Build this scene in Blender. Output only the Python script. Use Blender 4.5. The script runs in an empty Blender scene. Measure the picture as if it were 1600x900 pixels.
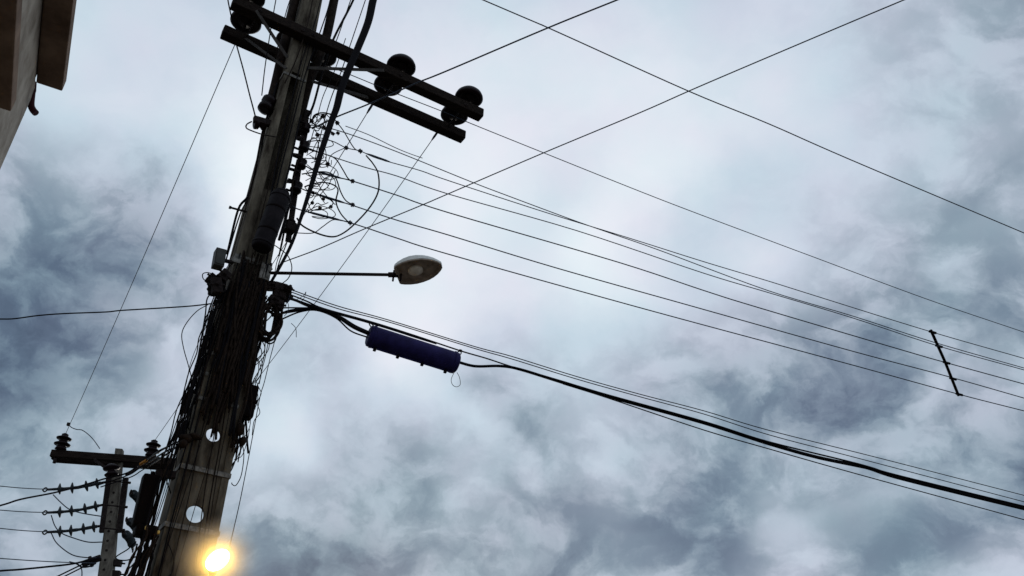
import bpy, bmesh, math, random
from mathutils import Vector, Matrix

random.seed(11)
S = bpy.context.scene
COL = S.collection
rad = math.radians

# ------------------------------------------------------------------ camera
F_PX, PITCH, ROLL = 1400.0, rad(32.0), rad(2.5)
CAM = Vector((0, 0, 1.6))
_fw = Vector((0, math.cos(PITCH), math.sin(PITCH)))
_rt = Vector((1, 0, 0))
_up = _rt.cross(_fw)
_R = _rt * math.cos(ROLL) + _up * math.sin(ROLL)
_U = _up * math.cos(ROLL) - _rt * math.sin(ROLL)
cd = bpy.data.cameras.new('camera')
cd.sensor_width = 36.0
cd.sensor_fit = 'HORIZONTAL'
cd.lens = F_PX / 1600.0 * 36.0
cd.clip_start = 0.05
cd.clip_end = 3000.0
cam = bpy.data.objects.new('camera', cd)
COL.objects.link(cam)
m3 = Matrix((_R, _U, -_fw)).transposed()
cam.matrix_world = Matrix.Translation(CAM) @ m3.to_4x4()
S.camera = cam


def sight(x, y):
    """direction of a point of the photograph (1600 x 900) seen from the tripod"""
    return _fw + _R * ((x - 800.0) / F_PX) + _U * ((450.0 - y) / F_PX)


def at_h(x, y, h):
    d = sight(x, y)
    return CAM + d * ((h - CAM.z) / d.z)


def at_y(x, y, Y):
    d = sight(x, y)
    return CAM + d * (Y / d.y)


# frame of the tall pole: e runs along its crossarms, n away from the street
e = Vector((0.859, 0.512, 0)).normalized()
n = Vector((-e.y, e.x, 0))
Z = Vector((0, 0, 1))


def PF(u, v, z):
    return e * u + n * v + Z * z


def F(x, y, c=7.16):
    d = sight(x, y)
    return CAM + d * ((c - CAM.dot(n)) / d.dot(n))


def px_size(p, px):
    return px * (p - CAM).dot(_fw) / F_PX


# ------------------------------------------------------------------ view transform
S.view_settings.view_transform = 'Standard'
S.view_settings.look = 'None'
S.view_settings.exposure = 0.0
S.view_settings.gamma = 1.0
S.render.engine = 'CYCLES'
S.cycles.max_bounces = 6
S.cycles.volume_bounces = 0

# ------------------------------------------------------------------ sky (dusk, heavy broken cloud)
SUN_EL, SUN_AZ = rad(9.0), rad(-8.0)
W = bpy.data.worlds.new('World')
S.world = W
W.use_nodes = True
nt = W.node_tree
for nd in list(nt.nodes):
    nt.nodes.remove(nd)


def N(tree, kind, **kw):
    q = tree.nodes.new(kind)
    for k, v in kw.items():
        if k == 'op':
            q.operation = v
        elif k.startswith('i_'):
            q.inputs[k[2:]].default_value = v
        else:
            setattr(q, k, v)
    return q


L = nt.links.new
tc = N(nt, 'ShaderNodeTexCoord')
nrm = N(nt, 'ShaderNodeVectorMath', op='NORMALIZE')
L(tc.outputs['Generated'], nrm.inputs[0])
# two octaves of warp make the cloud masses ragged
w1 = N(nt, 'ShaderNodeTexNoise', i_Scale=6.0, i_Detail=8.0, i_Roughness=0.6)
L(nrm.outputs[0], w1.inputs['Vector'])
w1s = N(nt, 'ShaderNodeVectorMath', op='SUBTRACT')
w1s.inputs[1].default_value = (0.5, 0.5, 0.5)
L(w1.outputs['Color'], w1s.inputs[0])
w1m = N(nt, 'ShaderNodeVectorMath', op='SCALE')
w1m.inputs['Scale'].default_value = 0.10
L(w1s.outputs[0], w1m.inputs[0])
wd = N(nt, 'ShaderNodeVectorMath', op='ADD')
L(nrm.outputs[0], wd.inputs[0])
L(w1m.outputs[0], wd.inputs[1])

SKY = [(-60, 287, -0.228), (63, 287, 0.241), (186, 287, -0.135), (309, 287, 0.158), (431, 287, 0.099), (554, 287, -0.046), (677, 287, 0.111), (800, 287, -0.051), (923, 287, 0.023), (1046, 287, -0.005), (1169, 287, 0.022), (1291, 287, 0.003), (1414, 287, 0.012), (1537, 287, 0.026), (1660, 287, 0.107), (-60, 396, -0.036), (63, 396, -0.017), (186, 396, -0.223), (309, 396, -0.162), (431, 396, 0.274), (554, 396, -0.106), (677, 396, 0.020), (800, 396, 0.097), (923, 396, -0.041), (1046, 396, 0.184), (1169, 396, -0.222), (1291, 396, 0.112), (1414, 396, -0.052), (1537, 396, -0.030), (1660, 396, -0.078), (-60, 504, -0.192), (63, 504, 0.112), (186, 504, -0.107), (309, 504, 0.232), (431, 504, -0.130), (554, 504, 0.037), (677, 504, 0.240), (800, 504, -0.177), (923, 504, 0.341), (1046, 504, -0.274), (1169, 504, 0.379), (1291, 504, -0.001), (1414, 504, -0.128), (1537, 504, 0.161), (1660, 504, -0.033), (-60, 613, -0.070), (63, 613, -0.168), (186, 613, -0.028), (309, 613, 0.102), (431, 613, -0.174), (554, 613, 0.121), (677, 613, -0.026), (800, 613, 0.016), (923, 613, -0.116), (1046, 613, 0.030), (1169, 613, -0.152), (1291, 613, -0.409), (1414, 613, 0.193), (1537, 613, -0.210), (1660, 613, -0.111), (-60, 722, 0.057), (63, 722, -0.225), (186, 722, 0.268), (309, 722, -0.243), (431, 722, 0.452), (554, 722, -0.145), (677, 722, 0.013), (800, 722, -0.042), (923, 722, 0.135), (1046, 722, 0.025), (1169, 722, -0.000), (1291, 722, 0.301), (1414, 722, -0.440), (1537, 722, 0.482), (1660, 722, -0.045), (-60, 831, -0.038), (63, 831, 0.275), (186, 831, 0.032), (309, 831, -0.500), (431, 831, 0.367), (554, 831, -0.500), (677, 831, 0.303), (800, 831, -0.090), (923, 831, -0.041), (1046, 831, -0.224), (1169, 831, -0.119), (1291, 831, 0.103), (1414, 831, 0.107), (1537, 831, -0.202), (1660, 831, -0.500), (-60, 940, -0.226), (63, 940, -0.251), (186, 940, 0.103), (309, 940, 0.315), (431, 940, -0.402), (554, 940, 0.086), (677, 940, 0.053), (800, 940, -0.408), (923, 940, 0.224), (1046, 940, -0.027), (1169, 940, 0.128), (1291, 940, -0.049), (1414, 940, -0.301), (1537, 940, 0.335), (1660, 940, 0.251), (-60, -40, 0.052), (155, -40, 0.006), (370, -40, 0.032), (585, -40, 0.012), (800, -40, -0.002), (1015, -40, -0.012), (1230, -40, 0.008), (1445, -40, 0.015), (1660, -40, -0.006), (-60, 80, 0.031), (155, 80, 0.027), (370, 80, 0.011), (585, 80, 0.021), (800, 80, 0.051), (1015, 80, 0.046), (1230, 80, 0.014), (1445, 80, 0.020), (1660, 80, -0.020), (-60, 200, -0.005), (155, 200, 0.017), (370, 200, 0.025), (585, 200, 0.056), (800, 200, 0.068), (1015, 200, 0.070), (1230, 200, 0.062), (1445, 200, 0.005), (1660, 200, -0.081)]
acc = None
for (sx, sy, wgt) in SKY:
    dist = N(nt, 'ShaderNodeVectorMath', op='DISTANCE')
    L(wd.outputs[0], dist.inputs[0])
    dist.inputs[1].default_value = sight(sx, sy).normalized()
    mr = N(nt, 'ShaderNodeMapRange', interpolation_type='SMOOTHSTEP')
    mr.inputs['From Min'].default_value = 0.0
    mr.inputs['From Max'].default_value = 0.28 if sy < 230 else 0.165
    mr.inputs['To Min'].default_value = wgt
    mr.inputs['To Max'].default_value = 0.0
    L(dist.outputs['Value'], mr.inputs['Value'])
    if acc is None:
        acc = mr.outputs[0]
    else:
        ad = N(nt, 'ShaderNodeMath', op='ADD')
        L(acc, ad.inputs[0])
        L(mr.outputs[0], ad.inputs[1])
        acc = ad.outputs[0]
# long cloud streaks and puffs: (x, y, half length, half width, tilt in degrees, strength)
STREAKS = [(1425, 632, 110, 24, 28, .10), (1455, 835, 90, 34, 24, -.07), (1545, 285, 110, 22, 40, -.05), (1420, 768, 130, 20, 16, .06),
           (790, 650, 110, 20, -38, -.05), (745, 672, 110, 20, -38, .06), (1110, 800, 120, 14, 8, -.06), (245, 560, 50, 26, 40, .06), (930, 738, 26, 22, 30, .08)]
for (sx, sy, hl, hw, tilt, wgt) in STREAKS:
    d0 = sight(sx, sy).normalized()
    ax = (_R * math.cos(rad(tilt)) + _U * math.sin(rad(tilt)))
    ax = (ax - d0 * ax.dot(d0)).normalized()
    ay = d0.cross(ax)
    mp = N(nt, 'ShaderNodeMapping', vector_type='TEXTURE')
    mp.inputs['Location'].default_value = d0
    mp.inputs['Rotation'].default_value = Matrix((ax, ay, d0)).transposed().to_euler()
    mp.inputs['Scale'].default_value = (hl * 1.6 / F_PX, hw * 1.6 / F_PX, 0.4)
    L(wd.outputs[0], mp.inputs['Vector'])
    gt = N(nt, 'ShaderNodeTexGradient', gradient_type='SPHERICAL')
    L(mp.outputs[0], gt.inputs['Vector'])
    sm = N(nt, 'ShaderNodeMapRange', interpolation_type='SMOOTHSTEP')
    sm.inputs['To Max'].default_value = wgt
    L(gt.outputs['Fac'], sm.inputs['Value'])
    ad = N(nt, 'ShaderNodeMath', op='ADD')
    L(acc, ad.inputs[0])
    L(sm.outputs[0], ad.inputs[1])
    acc = ad.outputs[0]
base = N(nt, 'ShaderNodeMath', op='ADD')
base.inputs[1].default_value = 0.68
L(acc, base.inputs[0])
# fine cloud texture, stronger in the dark masses than in the bright veil
mp = N(nt, 'ShaderNodeMapping')
mp.inputs['Rotation'].default_value = (0.0, rad(-24), rad(20))
mp.inputs['Scale'].default_value = (0.85, 1.1, 1.25)
L(wd.outputs[0], mp.inputs['Vector'])
f1 = N(nt, 'ShaderNodeTexNoise', i_Scale=14.0, i_Detail=10.0, i_Roughness=0.55, i_Distortion=0.25)
L(mp.outputs[0], f1.inputs['Vector'])
f1c = N(nt, 'ShaderNodeMath', op='SUBTRACT')
f1c.inputs[1].default_value = 0.5
fs = N(nt, 'ShaderNodeMapRange', interpolation_type='SMOOTHSTEP')   # firmer edges to the puffs
fs.inputs['From Min'].default_value = 0.34
fs.inputs['From Max'].default_value = 0.66
L(f1.outputs['Fac'], fs.inputs['Value'])
L(fs.outputs[0], f1c.inputs[0])
amp = N(nt, 'ShaderNodeMapRange')
amp.inputs['From Min'].default_value = 0.55
amp.inputs['From Max'].default_value = 0.80
amp.inputs['To Min'].default_value = 0.26
amp.inputs['To Max'].default_value = 0.018
L(base.outputs[0], amp.inputs['Value'])
fm = N(nt, 'ShaderNodeMath', op='MULTIPLY_ADD')
L(f1c.outputs[0], fm.inputs[0])
L(amp.outputs[0], fm.inputs[1])
L(base.outputs[0], fm.inputs[2])
cr = N(nt, 'ShaderNodeValToRGB')
el = cr.color_ramp.elements


def s2l(c):
    return tuple(((v / 255.0) / 12.92 if v <= 10.3 else (((v / 255.0) + 0.055) / 1.055) ** 2.4) for v in c) + (1.0,)


stops = [(0.18, (70, 83, 104)), (0.34, (92, 107, 128)), (0.48, (121, 138, 155)), (0.60, (150, 165, 179)),
         (0.70, (177, 189, 203)), (0.79, (199, 211, 224)), (0.87, (221, 228, 237)), (0.97, (239, 242, 247))]
el[0].position, el[0].color = stops[0][0], s2l(stops[0][1])
el[1].position, el[1].color = stops[-1][0], s2l(stops[-1][1])
for p_, c_ in stops[1:-1]:
    q = el.new(p_)
    q.color = s2l(c_)
L(fm.outputs[0], cr.inputs['Fac'])
# faint drifts of cyan and mauve in the cloud
hn = N(nt, 'ShaderNodeTexNoise', i_Scale=9.0, i_Detail=3.0)
L(nrm.outputs[0], hn.inputs['Vector'])
hr = N(nt, 'ShaderNodeValToRGB')
hr.color_ramp.elements[0].position, hr.color_ramp.elements[0].color = 0.35, (0.95, 1.01, 1.01, 1)
hr.color_ramp.elements[1].position, hr.color_ramp.elements[1].color = 0.65, (1.03, 0.99, 1.015, 1)
L(hn.outputs['Fac'], hr.inputs['Fac'])
hm = N(nt, 'ShaderNodeMixRGB', blend_type='MULTIPLY')
hm.inputs['Fac'].default_value = 1.0
L(cr.outputs['Color'], hm.inputs['Color1'])
L(hr.outputs['Color'], hm.inputs['Color2'])
bg_cloud = N(nt, 'ShaderNodeBackground')
bg_cloud.inputs['Strength'].default_value = 1.06
L(hm.outputs[0], bg_cloud.inputs['Color'])
sk = N(nt, 'ShaderNodeTexSky', sky_type='NISHITA')
sk.sun_disc = False
sk.sun_elevation = SUN_EL
sk.sun_rotation = SUN_AZ
bg_sky = N(nt, 'ShaderNodeBackground')
bg_sky.inputs['Strength'].default_value = 0.05
L(sk.outputs[0], bg_sky.inputs['Color'])
mx = N(nt, 'ShaderNodeMixShader')
mx.inputs['Fac'].default_value = 0.96          # the cloud deck hides nearly all of the clear sky
L(bg_sky.outputs[0], mx.inputs[1])
L(bg_cloud.outputs[0], mx.inputs[2])
out = N(nt, 'ShaderNodeOutputWorld')
L(mx.outputs[0], out.inputs['Surface'])

# ------------------------------------------------------------------ sun behind the cloud deck
sd = bpy.data.lights.new('sun', 'SUN')
sd.energy = 0.5
sd.angle = rad(20)
sd.color = (1.0, 0.93, 0.84)
sun = bpy.data.objects.new('sun', sd)
COL.objects.link(sun)
to_sun = Vector((math.sin(SUN_AZ) * math.cos(SUN_EL), math.cos(SUN_AZ) * math.cos(SUN_EL), math.sin(SUN_EL)))
sun.rotation_euler = to_sun.to_track_quat('Z', 'Y').to_euler()
sun.location = (0, 0, 40)


# ------------------------------------------------------------------ materials
def mat(name, c, rough=0.7, var=0.3, scale=12.0, c2=None, metal=0.0, bump=0.0, spec=0.15, stretch=None, detail=6.0):
    m = bpy.data.materials.new(name)
    m.use_nodes = True
    t = m.node_tree
    b = t.nodes['Principled BSDF']
    b.inputs['Roughness'].default_value = rough
    b.inputs['Metallic'].default_value = metal
    b.inputs['Specular IOR Level'].default_value = spec
    co = t.nodes.new('ShaderNodeTexCoord')
    mpn = t.nodes.new('ShaderNodeMapping')
    if stretch:
        mpn.inputs['Scale'].default_value = stretch
    t.links.new(co.outputs['Object'], mpn.inputs['Vector'])
    ns = t.nodes.new('ShaderNodeTexNoise')
    ns.inputs['Scale'].default_value = scale
    ns.inputs['Detail'].default_value = detail
    ns.inputs['Roughness'].default_value = 0.65
    t.links.new(mpn.outputs[0], ns.inputs['Vector'])
    rp = t.nodes.new('ShaderNodeValToRGB')
    a = tuple(v * (1 - var) for v in c) + (1,)
    z = (tuple(c2) if c2 else tuple(min(1, v * (1 + var)) for v in c)) + (1,)
    rp.color_ramp.elements[0].position, rp.color_ramp.elements[0].color = 0.33, a
    rp.color_ramp.elements[1].position, rp.color_ramp.elements[1].color = 0.68, z
    t.links.new(ns.outputs['Fac'], rp.inputs['Fac'])
    t.links.new(rp.outputs['Color'], b.inputs['Base Color'])
    if bump:
        n2 = t.nodes.new('ShaderNodeTexNoise')
        n2.inputs['Scale'].default_value = scale * 6
        n2.inputs['Detail'].default_value = 4
        t.links.new(co.outputs['Object'], n2.inputs['Vector'])
        bp = t.nodes.new('ShaderNodeBump')
        bp.inputs['Strength'].default_value = bump
        bp.inputs['Distance'].default_value = 0.01
        t.links.new(n2.outputs['Fac'], bp.inputs['Height'])
        t.links.new(bp.outputs[0], b.inputs['Normal'])
    return m


M = dict(
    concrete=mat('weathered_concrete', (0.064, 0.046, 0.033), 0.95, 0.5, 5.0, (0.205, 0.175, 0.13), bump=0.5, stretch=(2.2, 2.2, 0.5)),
    concrete_b=mat('grey_concrete', (0.13, 0.11, 0.09), 0.95, 0.4, 6.0, (0.22, 0.195, 0.16), bump=0.5, stretch=(2, 2, 0.6)),
    timber=mat('dark_timber', (0.010, 0.006, 0.005), 0.95, 0.5, 9.0, (0.030, 0.020, 0.015), bump=0.5, stretch=(0.6, 6, 6)),
    porcelain=mat('brown_porcelain', (0.010, 0.004, 0.005), 0.35, 0.3, 8.0, spec=0.12),
    polymer=mat('grey_polymer', (0.03, 0.036, 0.04), 0.6, 0.3, 10.0),
    rubber=mat('black_cable', (0.007, 0.006, 0.008), 0.75, 0.3, 30.0, spec=0.08),
    rubber_b=mat('brown_black_cable', (0.016, 0.009, 0.007), 0.75, 0.5, 22.0, (0.034, 0.022, 0.016), spec=0.08),
    wire=mat('bare_wire', (0.045, 0.055, 0.075), 0.6, 0.2, 20.0, spec=0.15),
    steel=mat('galvanised_steel', (0.17, 0.155, 0.135), 0.7, 0.5, 30.0, (0.34, 0.32, 0.29), metal=0.2),
    dark_steel=mat('rusty_dark_steel', (0.016, 0.010, 0.010), 0.8, 0.5, 25.0, (0.035, 0.024, 0.022), bump=0.3),
    brace=mat('dull_steel_brace', (0.05, 0.042, 0.037), 0.6, 0.4, 20.0, metal=0.1),
    navy=mat('navy_plastic', (0.017, 0.012, 0.078), 0.6, 0.35, 7.0, (0.027, 0.022, 0.112), spec=0.12),
    navy_b=mat('dusty_dark_plastic', (0.006, 0.004, 0.006), 0.7, 0.5, 9.0, (0.020, 0.015, 0.018), spec=0.12),
    blackplastic=mat('black_plastic', (0.006, 0.003, 0.003), 0.7, 0.3, 9.0, spec=0.06),
    shell=mat('aged_white_enamel', (0.78, 0.76, 0.70), 0.5, 0.1, 8.0, (0.82, 0.81, 0.76)),
    reflector=mat('tarnished_reflector', (0.32, 0.24, 0.175), 0.5, 0.4, 10.0, (0.48, 0.38, 0.30)),
    lens=mat('dusty_lens', (0.75, 0.66, 0.54), 0.35, 0.2, 14.0),
    box=mat('grey_box_paint', (0.07, 0.07, 0.066), 0.6, 0.25, 12.0),
    brass=mat('brass', (0.65, 0.42, 0.12), 0.35, 0.2, 20.0, metal=0.6),
    wall=mat('stained_wall_paint', (0.30, 0.25, 0.20), 0.9, 0.35, 3.0, (0.48, 0.43, 0.36), bump=0.3),
    soffit=mat('brown_soffit', (0.17, 0.105, 0.07), 0.85, 0.35, 4.0, (0.25, 0.165, 0.115), bump=0.2),
    pipe=mat('maroon_pipe', (0.06, 0.012, 0.018), 0.6, 0.3, 10.0),
    asphalt=mat('asphalt', (0.05, 0.05, 0.052), 0.95, 0.3, 40.0, bump=0.4),
    paving=mat('paving', (0.22, 0.21, 0.19), 0.9, 0.25, 8.0, bump=0.3),
    ground=mat('dusty_ground', (0.11, 0.09, 0.07), 0.95, 0.3, 3.0, bump=0.3),
    paint=mat('road_paint', (0.7, 0.7, 0.66), 0.8, 0.15, 10.0),
    orange=mat('orange_tape', (0.35, 0.14, 0.02), 0.6, 0.2, 10.0),
)


# ------------------------------------------------------------------ mesh helpers
def catmull(P, sub=6):
    P = [Vector(p) for p in P]
    if len(P) < 3:
        return P
    Q = [P[0] * 2 - P[1]] + P + [P[-1] * 2 - P[-2]]
    o = []
    for i in range(1, len(Q) - 2):
        a, b, c, d = Q[i - 1:i + 3]
        for k in range(sub):
            t = k / sub
            o.append(0.5 * ((2 * b) + (c - a) * t + (2 * a - 5 * b + 4 * c - d) * t * t + (3 * b - a - 3 * c + d) * t ** 3))
    o.append(P[-1])
    return o


def tube(bm, P, r, sides=6, cap=True):
    P = [Vector(p) for p in P]
    rs = r if isinstance(r, (list, tuple)) else [r] * len(P)
    T = []
    for i in range(len(P)):
        a, b = P[max(0, i - 1)], P[min(len(P) - 1, i + 1)]
        T.append((b - a).normalized())
    nrm_ = T[0].orthogonal().normalized()
    rings = []
    for i, p in enumerate(P):
        nrm_ = (nrm_ - T[i] * nrm_.dot(T[i]))
        nrm_ = nrm_.normalized() if nrm_.length > 1e-6 else T[i].orthogonal().normalized()
        bn = T[i].cross(nrm_)
        rings.append([bm.verts.new(p + (nrm_ * math.cos(a) + bn * math.sin(a)) * rs[i])
                      for a in [2 * math.pi * k / sides for k in range(sides)]])
    for A, B in zip(rings, rings[1:]):
        for k in range(sides):
            f = bm.faces.new((A[k], A[(k + 1) % sides], B[(k + 1) % sides], B[k]))
            f.smooth = True
    if cap:
        bm.faces.new(rings[0][::-1])
        bm.faces.new(rings[-1])
    return bm


def box(bm, c, size, ax=None, bev=0.0):
    """box centred on c, edges along the three axes ax"""
    ax = ax or (Vector((1, 0, 0)), Vector((0, 1, 0)), Z)
    t = bmesh.new()
    bmesh.ops.create_cube(t, size=1.0)
    for v in t.verts:
        v.co = Vector((v.co.x * size[0], v.co.y * size[1], v.co.z * size[2]))
    if bev:
        bmesh.ops.bevel(t, geom=t.edges[:], offset=bev, segments=2, affect='EDGES', profile=0.6)
    mm = Matrix(ax).transposed()
    merge(bm, t, Matrix.Translation(c) @ mm.to_4x4())
    return bm


def merge(bm, t, mtx=None):
    mp_ = {}
    for v in t.verts:
        mp_[v] = bm.verts.new(mtx @ v.co if mtx else v.co)
    for f in t.faces:
        try:
            q_ = bm.faces.new([mp_[v] for v in f.verts])
            q_.smooth = f.smooth
        except ValueError:
            pass
    t.free()
    return bm


def beam(bm, a, b, w, h, side=None, bev=0.0):
    a, b = Vector(a), Vector(b)
    d = (b - a).normalized()
    s = (side if side else Z.cross(d))
    s = (s - d * s.dot(d)).normalized()
    return box(bm, (a + b) / 2, ((b - a).length, w, h), (d, s, d.cross(s)), bev)


def lathe(bm, prof, segs=20, mtx=None):
    t = bmesh.new()
    rings = []
    for r, z in prof:
        if r < 1e-5:
            rings.append([t.verts.new((0, 0, z))])
        else:
            rings.append([t.verts.new((r * math.cos(2 * math.pi * k / segs), r * math.sin(2 * math.pi * k / segs), z)) for k in range(segs)])
    for A, B in zip(rings, rings[1:]):
        for k in range(segs):
            k2 = (k + 1) % segs
            if len(A) == 1 and len(B) > 1:
                f = t.faces.new((A[0], B[k2], B[k]))
            elif len(B) == 1 and len(A) > 1:
                f = t.faces.new((A[k], A[k2], B[0]))
            elif len(A) > 1:
                f = t.faces.new((A[k], A[k2], B[k2], B[k]))
            else:
                continue
            f.smooth = True
    for rg, rev in ((rings[0], True), (rings[-1], False)):
        if len(rg) > 1:
            t.faces.new(rg[::-1] if rev else rg)
    bmesh.ops.recalc_face_normals(t, faces=t.faces[:])
    return merge(bm, t, mtx)


def axis_m(a, d, side=None):
    """matrix whose Z points along d, at point a"""
    d = Vector(d).normalized()
    x = (side - d * side.dot(d)).normalized() if side else d.orthogonal().normalized()
    return Matrix.Translation(a) @ Matrix((x, d.cross(x), d)).transposed().to_4x4()


ORIGIN = {}


def obj(name, bm, m, parent=None, origin=None):
    """one mesh object; bm is in world coordinates"""
    o_ = ORIGIN[parent.name] if parent else Vector(origin) if origin is not None else None
    if o_ is None:
        bm.verts.ensure_lookup_table()
        o_ = bm.verts[0].co.copy()
    for v in bm.verts:
        v.co -= o_
    me = bpy.data.meshes.new(name)
    bm.to_mesh(me)
    bm.free()
    me.materials.append(M[m] if isinstance(m, str) else m)
    ob = bpy.data.objects.new(name, me)
    COL.objects.link(ob)
    if parent:
        ob.parent = parent
    else:
        ob.location = o_
    ORIGIN[ob.name] = o_
    return ob


def tag(ob, label=None, cat=None, group=None, kind=None):
    if label:
        ob['label'] = label
    if cat:
        ob['category'] = cat
    if group:
        ob['group'] = group
    if kind:
        ob['kind'] = kind
    return ob


def thing(name, loc, label, cat, group=None):
    ob = bpy.data.objects.new(name, None)
    ob.empty_display_size = 0.1
    ob.location = loc
    COL.objects.link(ob)
    ORIGIN[ob.name] = Vector(loc)
    return tag(ob, label, cat, group)


def copy_part(src, mtx, parent):
    """another instance of a part modelled round its own origin"""
    c = src.copy()
    COL.objects.link(c)
    c.parent = parent
    o_ = ORIGIN[parent.name]
    c.matrix_local = Matrix.Translation(-o_) @ mtx
    ORIGIN[c.name] = mtx.translation.copy()
    for ch in list(src.children):
        d = ch.copy()
        COL.objects.link(d)
        d.parent = c
    return c


def proto_part(name, bm, m, mtx, parent):
    """part modelled round its own origin, then placed"""
    me = bpy.data.meshes.new(name)
    bm.to_mesh(me)
    bm.free()
    me.materials.append(M[m])
    ob = bpy.data.objects.new(name, me)
    COL.objects.link(ob)
    ob.parent = parent
    ob.matrix_local = Matrix.Translation(-ORIGIN[parent.name]) @ mtx
    ORIGIN[ob.name] = mtx.translation.copy()
    return ob


def cable(name, P, r, m, label, cat='cable', group=None, sub=6, sides=6):
    bm = bmesh.new()
    P = [Vector(p) for p in P]
    L2 = [(b - a).length for a, b in zip(P, P[1:])]
    tail = P.pop() if len(P) > 3 and L2[-1] > 4 * L2[-2] else None      # long straight run out of the picture
    pts = catmull(P, sub)
    if tail is not None:
        pts.append(tail)
    if isinstance(r, (list, tuple)):
        rr = []
        for i in range(len(pts)):
            t = i / max(1, len(pts) - 1) * (len(r) - 1)
            k = min(int(t), len(r) - 2)
            rr.append(r[k] + (r[k + 1] - r[k]) * (t - k))
        r = rr
    tube(bm, pts, r, sides)
    return tag(obj(name, bm, m), label, cat, group)


def span(pts, A, zb, ext_a=0.0, ext_b=0.0):
    """points of an overhead wire: all lie in the upright plane through A (at pts[0]) and the far end at height zb"""
    B = at_h(pts[-1][0], pts[-1][1], zb)
    d = B - A
    d.z = 0
    d.normalize()
    pn = Vector((-d.y, d.x, 0))
    P = []
    for (x, y) in pts:
        s = sight(x, y)
        P.append(CAM + s * ((A - CAM).dot(pn) / s.dot(pn)))
    if ext_b:
        P.append(P[-1] + (P[-1] - P[-2]).normalized() * ext_b)
    if ext_a:
        P.insert(0, P[0] + (P[0] - P[1]).normalized() * ext_a)
    return P


# ------------------------------------------------------------------ ground, road, pavement (below the frame)
def sheet(name, quad, z, m):
    bm = bmesh.new()
    bm.faces.new([bm.verts.new((p[0], p[1], z)) for p in quad])
    return tag(obj(name, bm, m, origin=(0, 0, 0)), kind='structure')


sheet('ground', [(-900, -900), (900, -900), (900, 900), (-900, 900)], 0.0, 'ground')
d1 = Vector((-0.44, 0.898, 0)).normalized()      # along the street
q1 = Vector((d1.y, -d1.x, 0))                    # across it, away from the building


def street(a, b, s0, s1):
    return [d1 * s0 + q1 * a, d1 * s1 + q1 * a, d1 * s1 + q1 * b, d1 * s0 + q1 * b]


sheet('road', street(3.0, 11.0, -60, 120), 0.004, 'asphalt')
bm = bmesh.new()
pv = street(-2.2, 3.0, -60, 120)
vs = [bm.verts.new((p.x, p.y, 0.13)) for p in pv]
bm.faces.new(vs)
ex = bmesh.ops.extrude_face_region(bm, geom=bm.faces[:])
for v in ex['geom']:
    if isinstance(v, bmesh.types.BMVert):
        v.co.z = -0.05
bmesh.ops.recalc_face_normals(bm, faces=bm.faces[:])
tag(obj('pavement', bm, 'paving', origin=(0, 0, 0)), kind='structure')
bm = bmesh.new()
for k in range(-12, 24):
    c_ = d1 * (k * 5.0) + q1 * 7.0
    bm.faces.new([bm.verts.new((p.x, p.y, 0.008)) for p in (c_ - d1 - q1 * .06, c_ + d1 - q1 * .06, c_ + d1 + q1 * .06, c_ - d1 + q1 * .06)])
tag(obj('road_marking', bm, 'paint', origin=(0, 0, 0)), kind='structure')

# ------------------------------------------------------------------ building at the upper left
H = 7.0
c0 = at_h(97, 143, H)                 # far lower corner of the eave slab
el_ = c0.dot(q1)                      # eave line, measured across the street
fl_ = at_h(55, 135, H).dot(q1)        # face of the fascia beam
s_e = c0.dot(d1)
s_f = at_h(55, 135, H).dot(d1)
p_ = at_h(28, 185, H - 0.38)
bz = CAM.z + (p_.z - CAM.z)


def slab(name, s0, s1, a, b, z0, z1, m, parent, bev=0.0):
    bm = bmesh.new()
    c = d1 * ((s0 + s1) / 2) + q1 * ((a + b) / 2) + Z * ((z0 + z1) / 2)
    box(bm, c, (s1 - s0, abs(b - a), z1 - z0), (d1, q1, Z), bev)
    return obj(name, bm, m, parent)


bld = thing('building', d1 * 0 + q1 * (fl_ - 3), 'stained beige building corner with a brown eave at the upper left', 'building')
SB = -9.0
slab('eave', SB, s_e, fl_ + 0.003, el_, H, H + 0.13, 'soffit', bld, 0.012)
slab('roof_slab', SB, s_e - 0.06, fl_ - 4.5, fl_ - 0.004, H + 0.003, H + 0.12, 'soffit', bld)
slab('wall', SB, s_f + .06, fl_ - 4.4, fl_, 0.0, H - 0.003, 'wall', bld, 0.01)
_s = sight(17, 175)                   # end of the projecting lower ledge
pl_ = CAM + _s * ((fl_ + 0.34 - CAM.dot(q1)) / _s.dot(q1))
slab('ledge', SB, pl_.dot(d1), fl_ + 0.003, fl_ + 0.34, pl_.z, pl_.z + 0.10, 'soffit', bld, 0.01)
# bent outlet pipe at the end of the eave
bm = bmesh.new()
pa = at_h(50, 132, H)
dist_ = (pa - CAM).length
pp = [CAM + sight(x, y).normalized() * (dist_ + k) for x, y, k in ((51, 128, 0.05), (50, 145, .02), (48.5, 163, 0), (51, 171, -.02), (56, 177, -.05))]
tube(bm, catmull(pp, 5), [px_size(pa, 6.0)] * 5 + [px_size(pa, 5.2)] * 16, 10)
obj('outlet_pipe', bm, 'pipe', bld)
bm = bmesh.new()
beam(bm, CAM + sight(47, 138).normalized() * dist_, CAM + sight(33, 180).normalized() * (dist_ - .02), 0.035, 0.05, q1, 0.004)
obj('pipe_bracket', bm, 'pipe', bld)

# ------------------------------------------------------------------ the tall pole
UC, VF, VB = 1.49, 7.16, 7.46


def pw(z):
    return 0.53 - 0.034 * z


pole = thing('utility_pole', PF(UC, 7.31, 0), 'tall weathered concrete utility pole with double crossarms and cable tangle', 'utility pole')
bm = bmesh.new()


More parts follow.
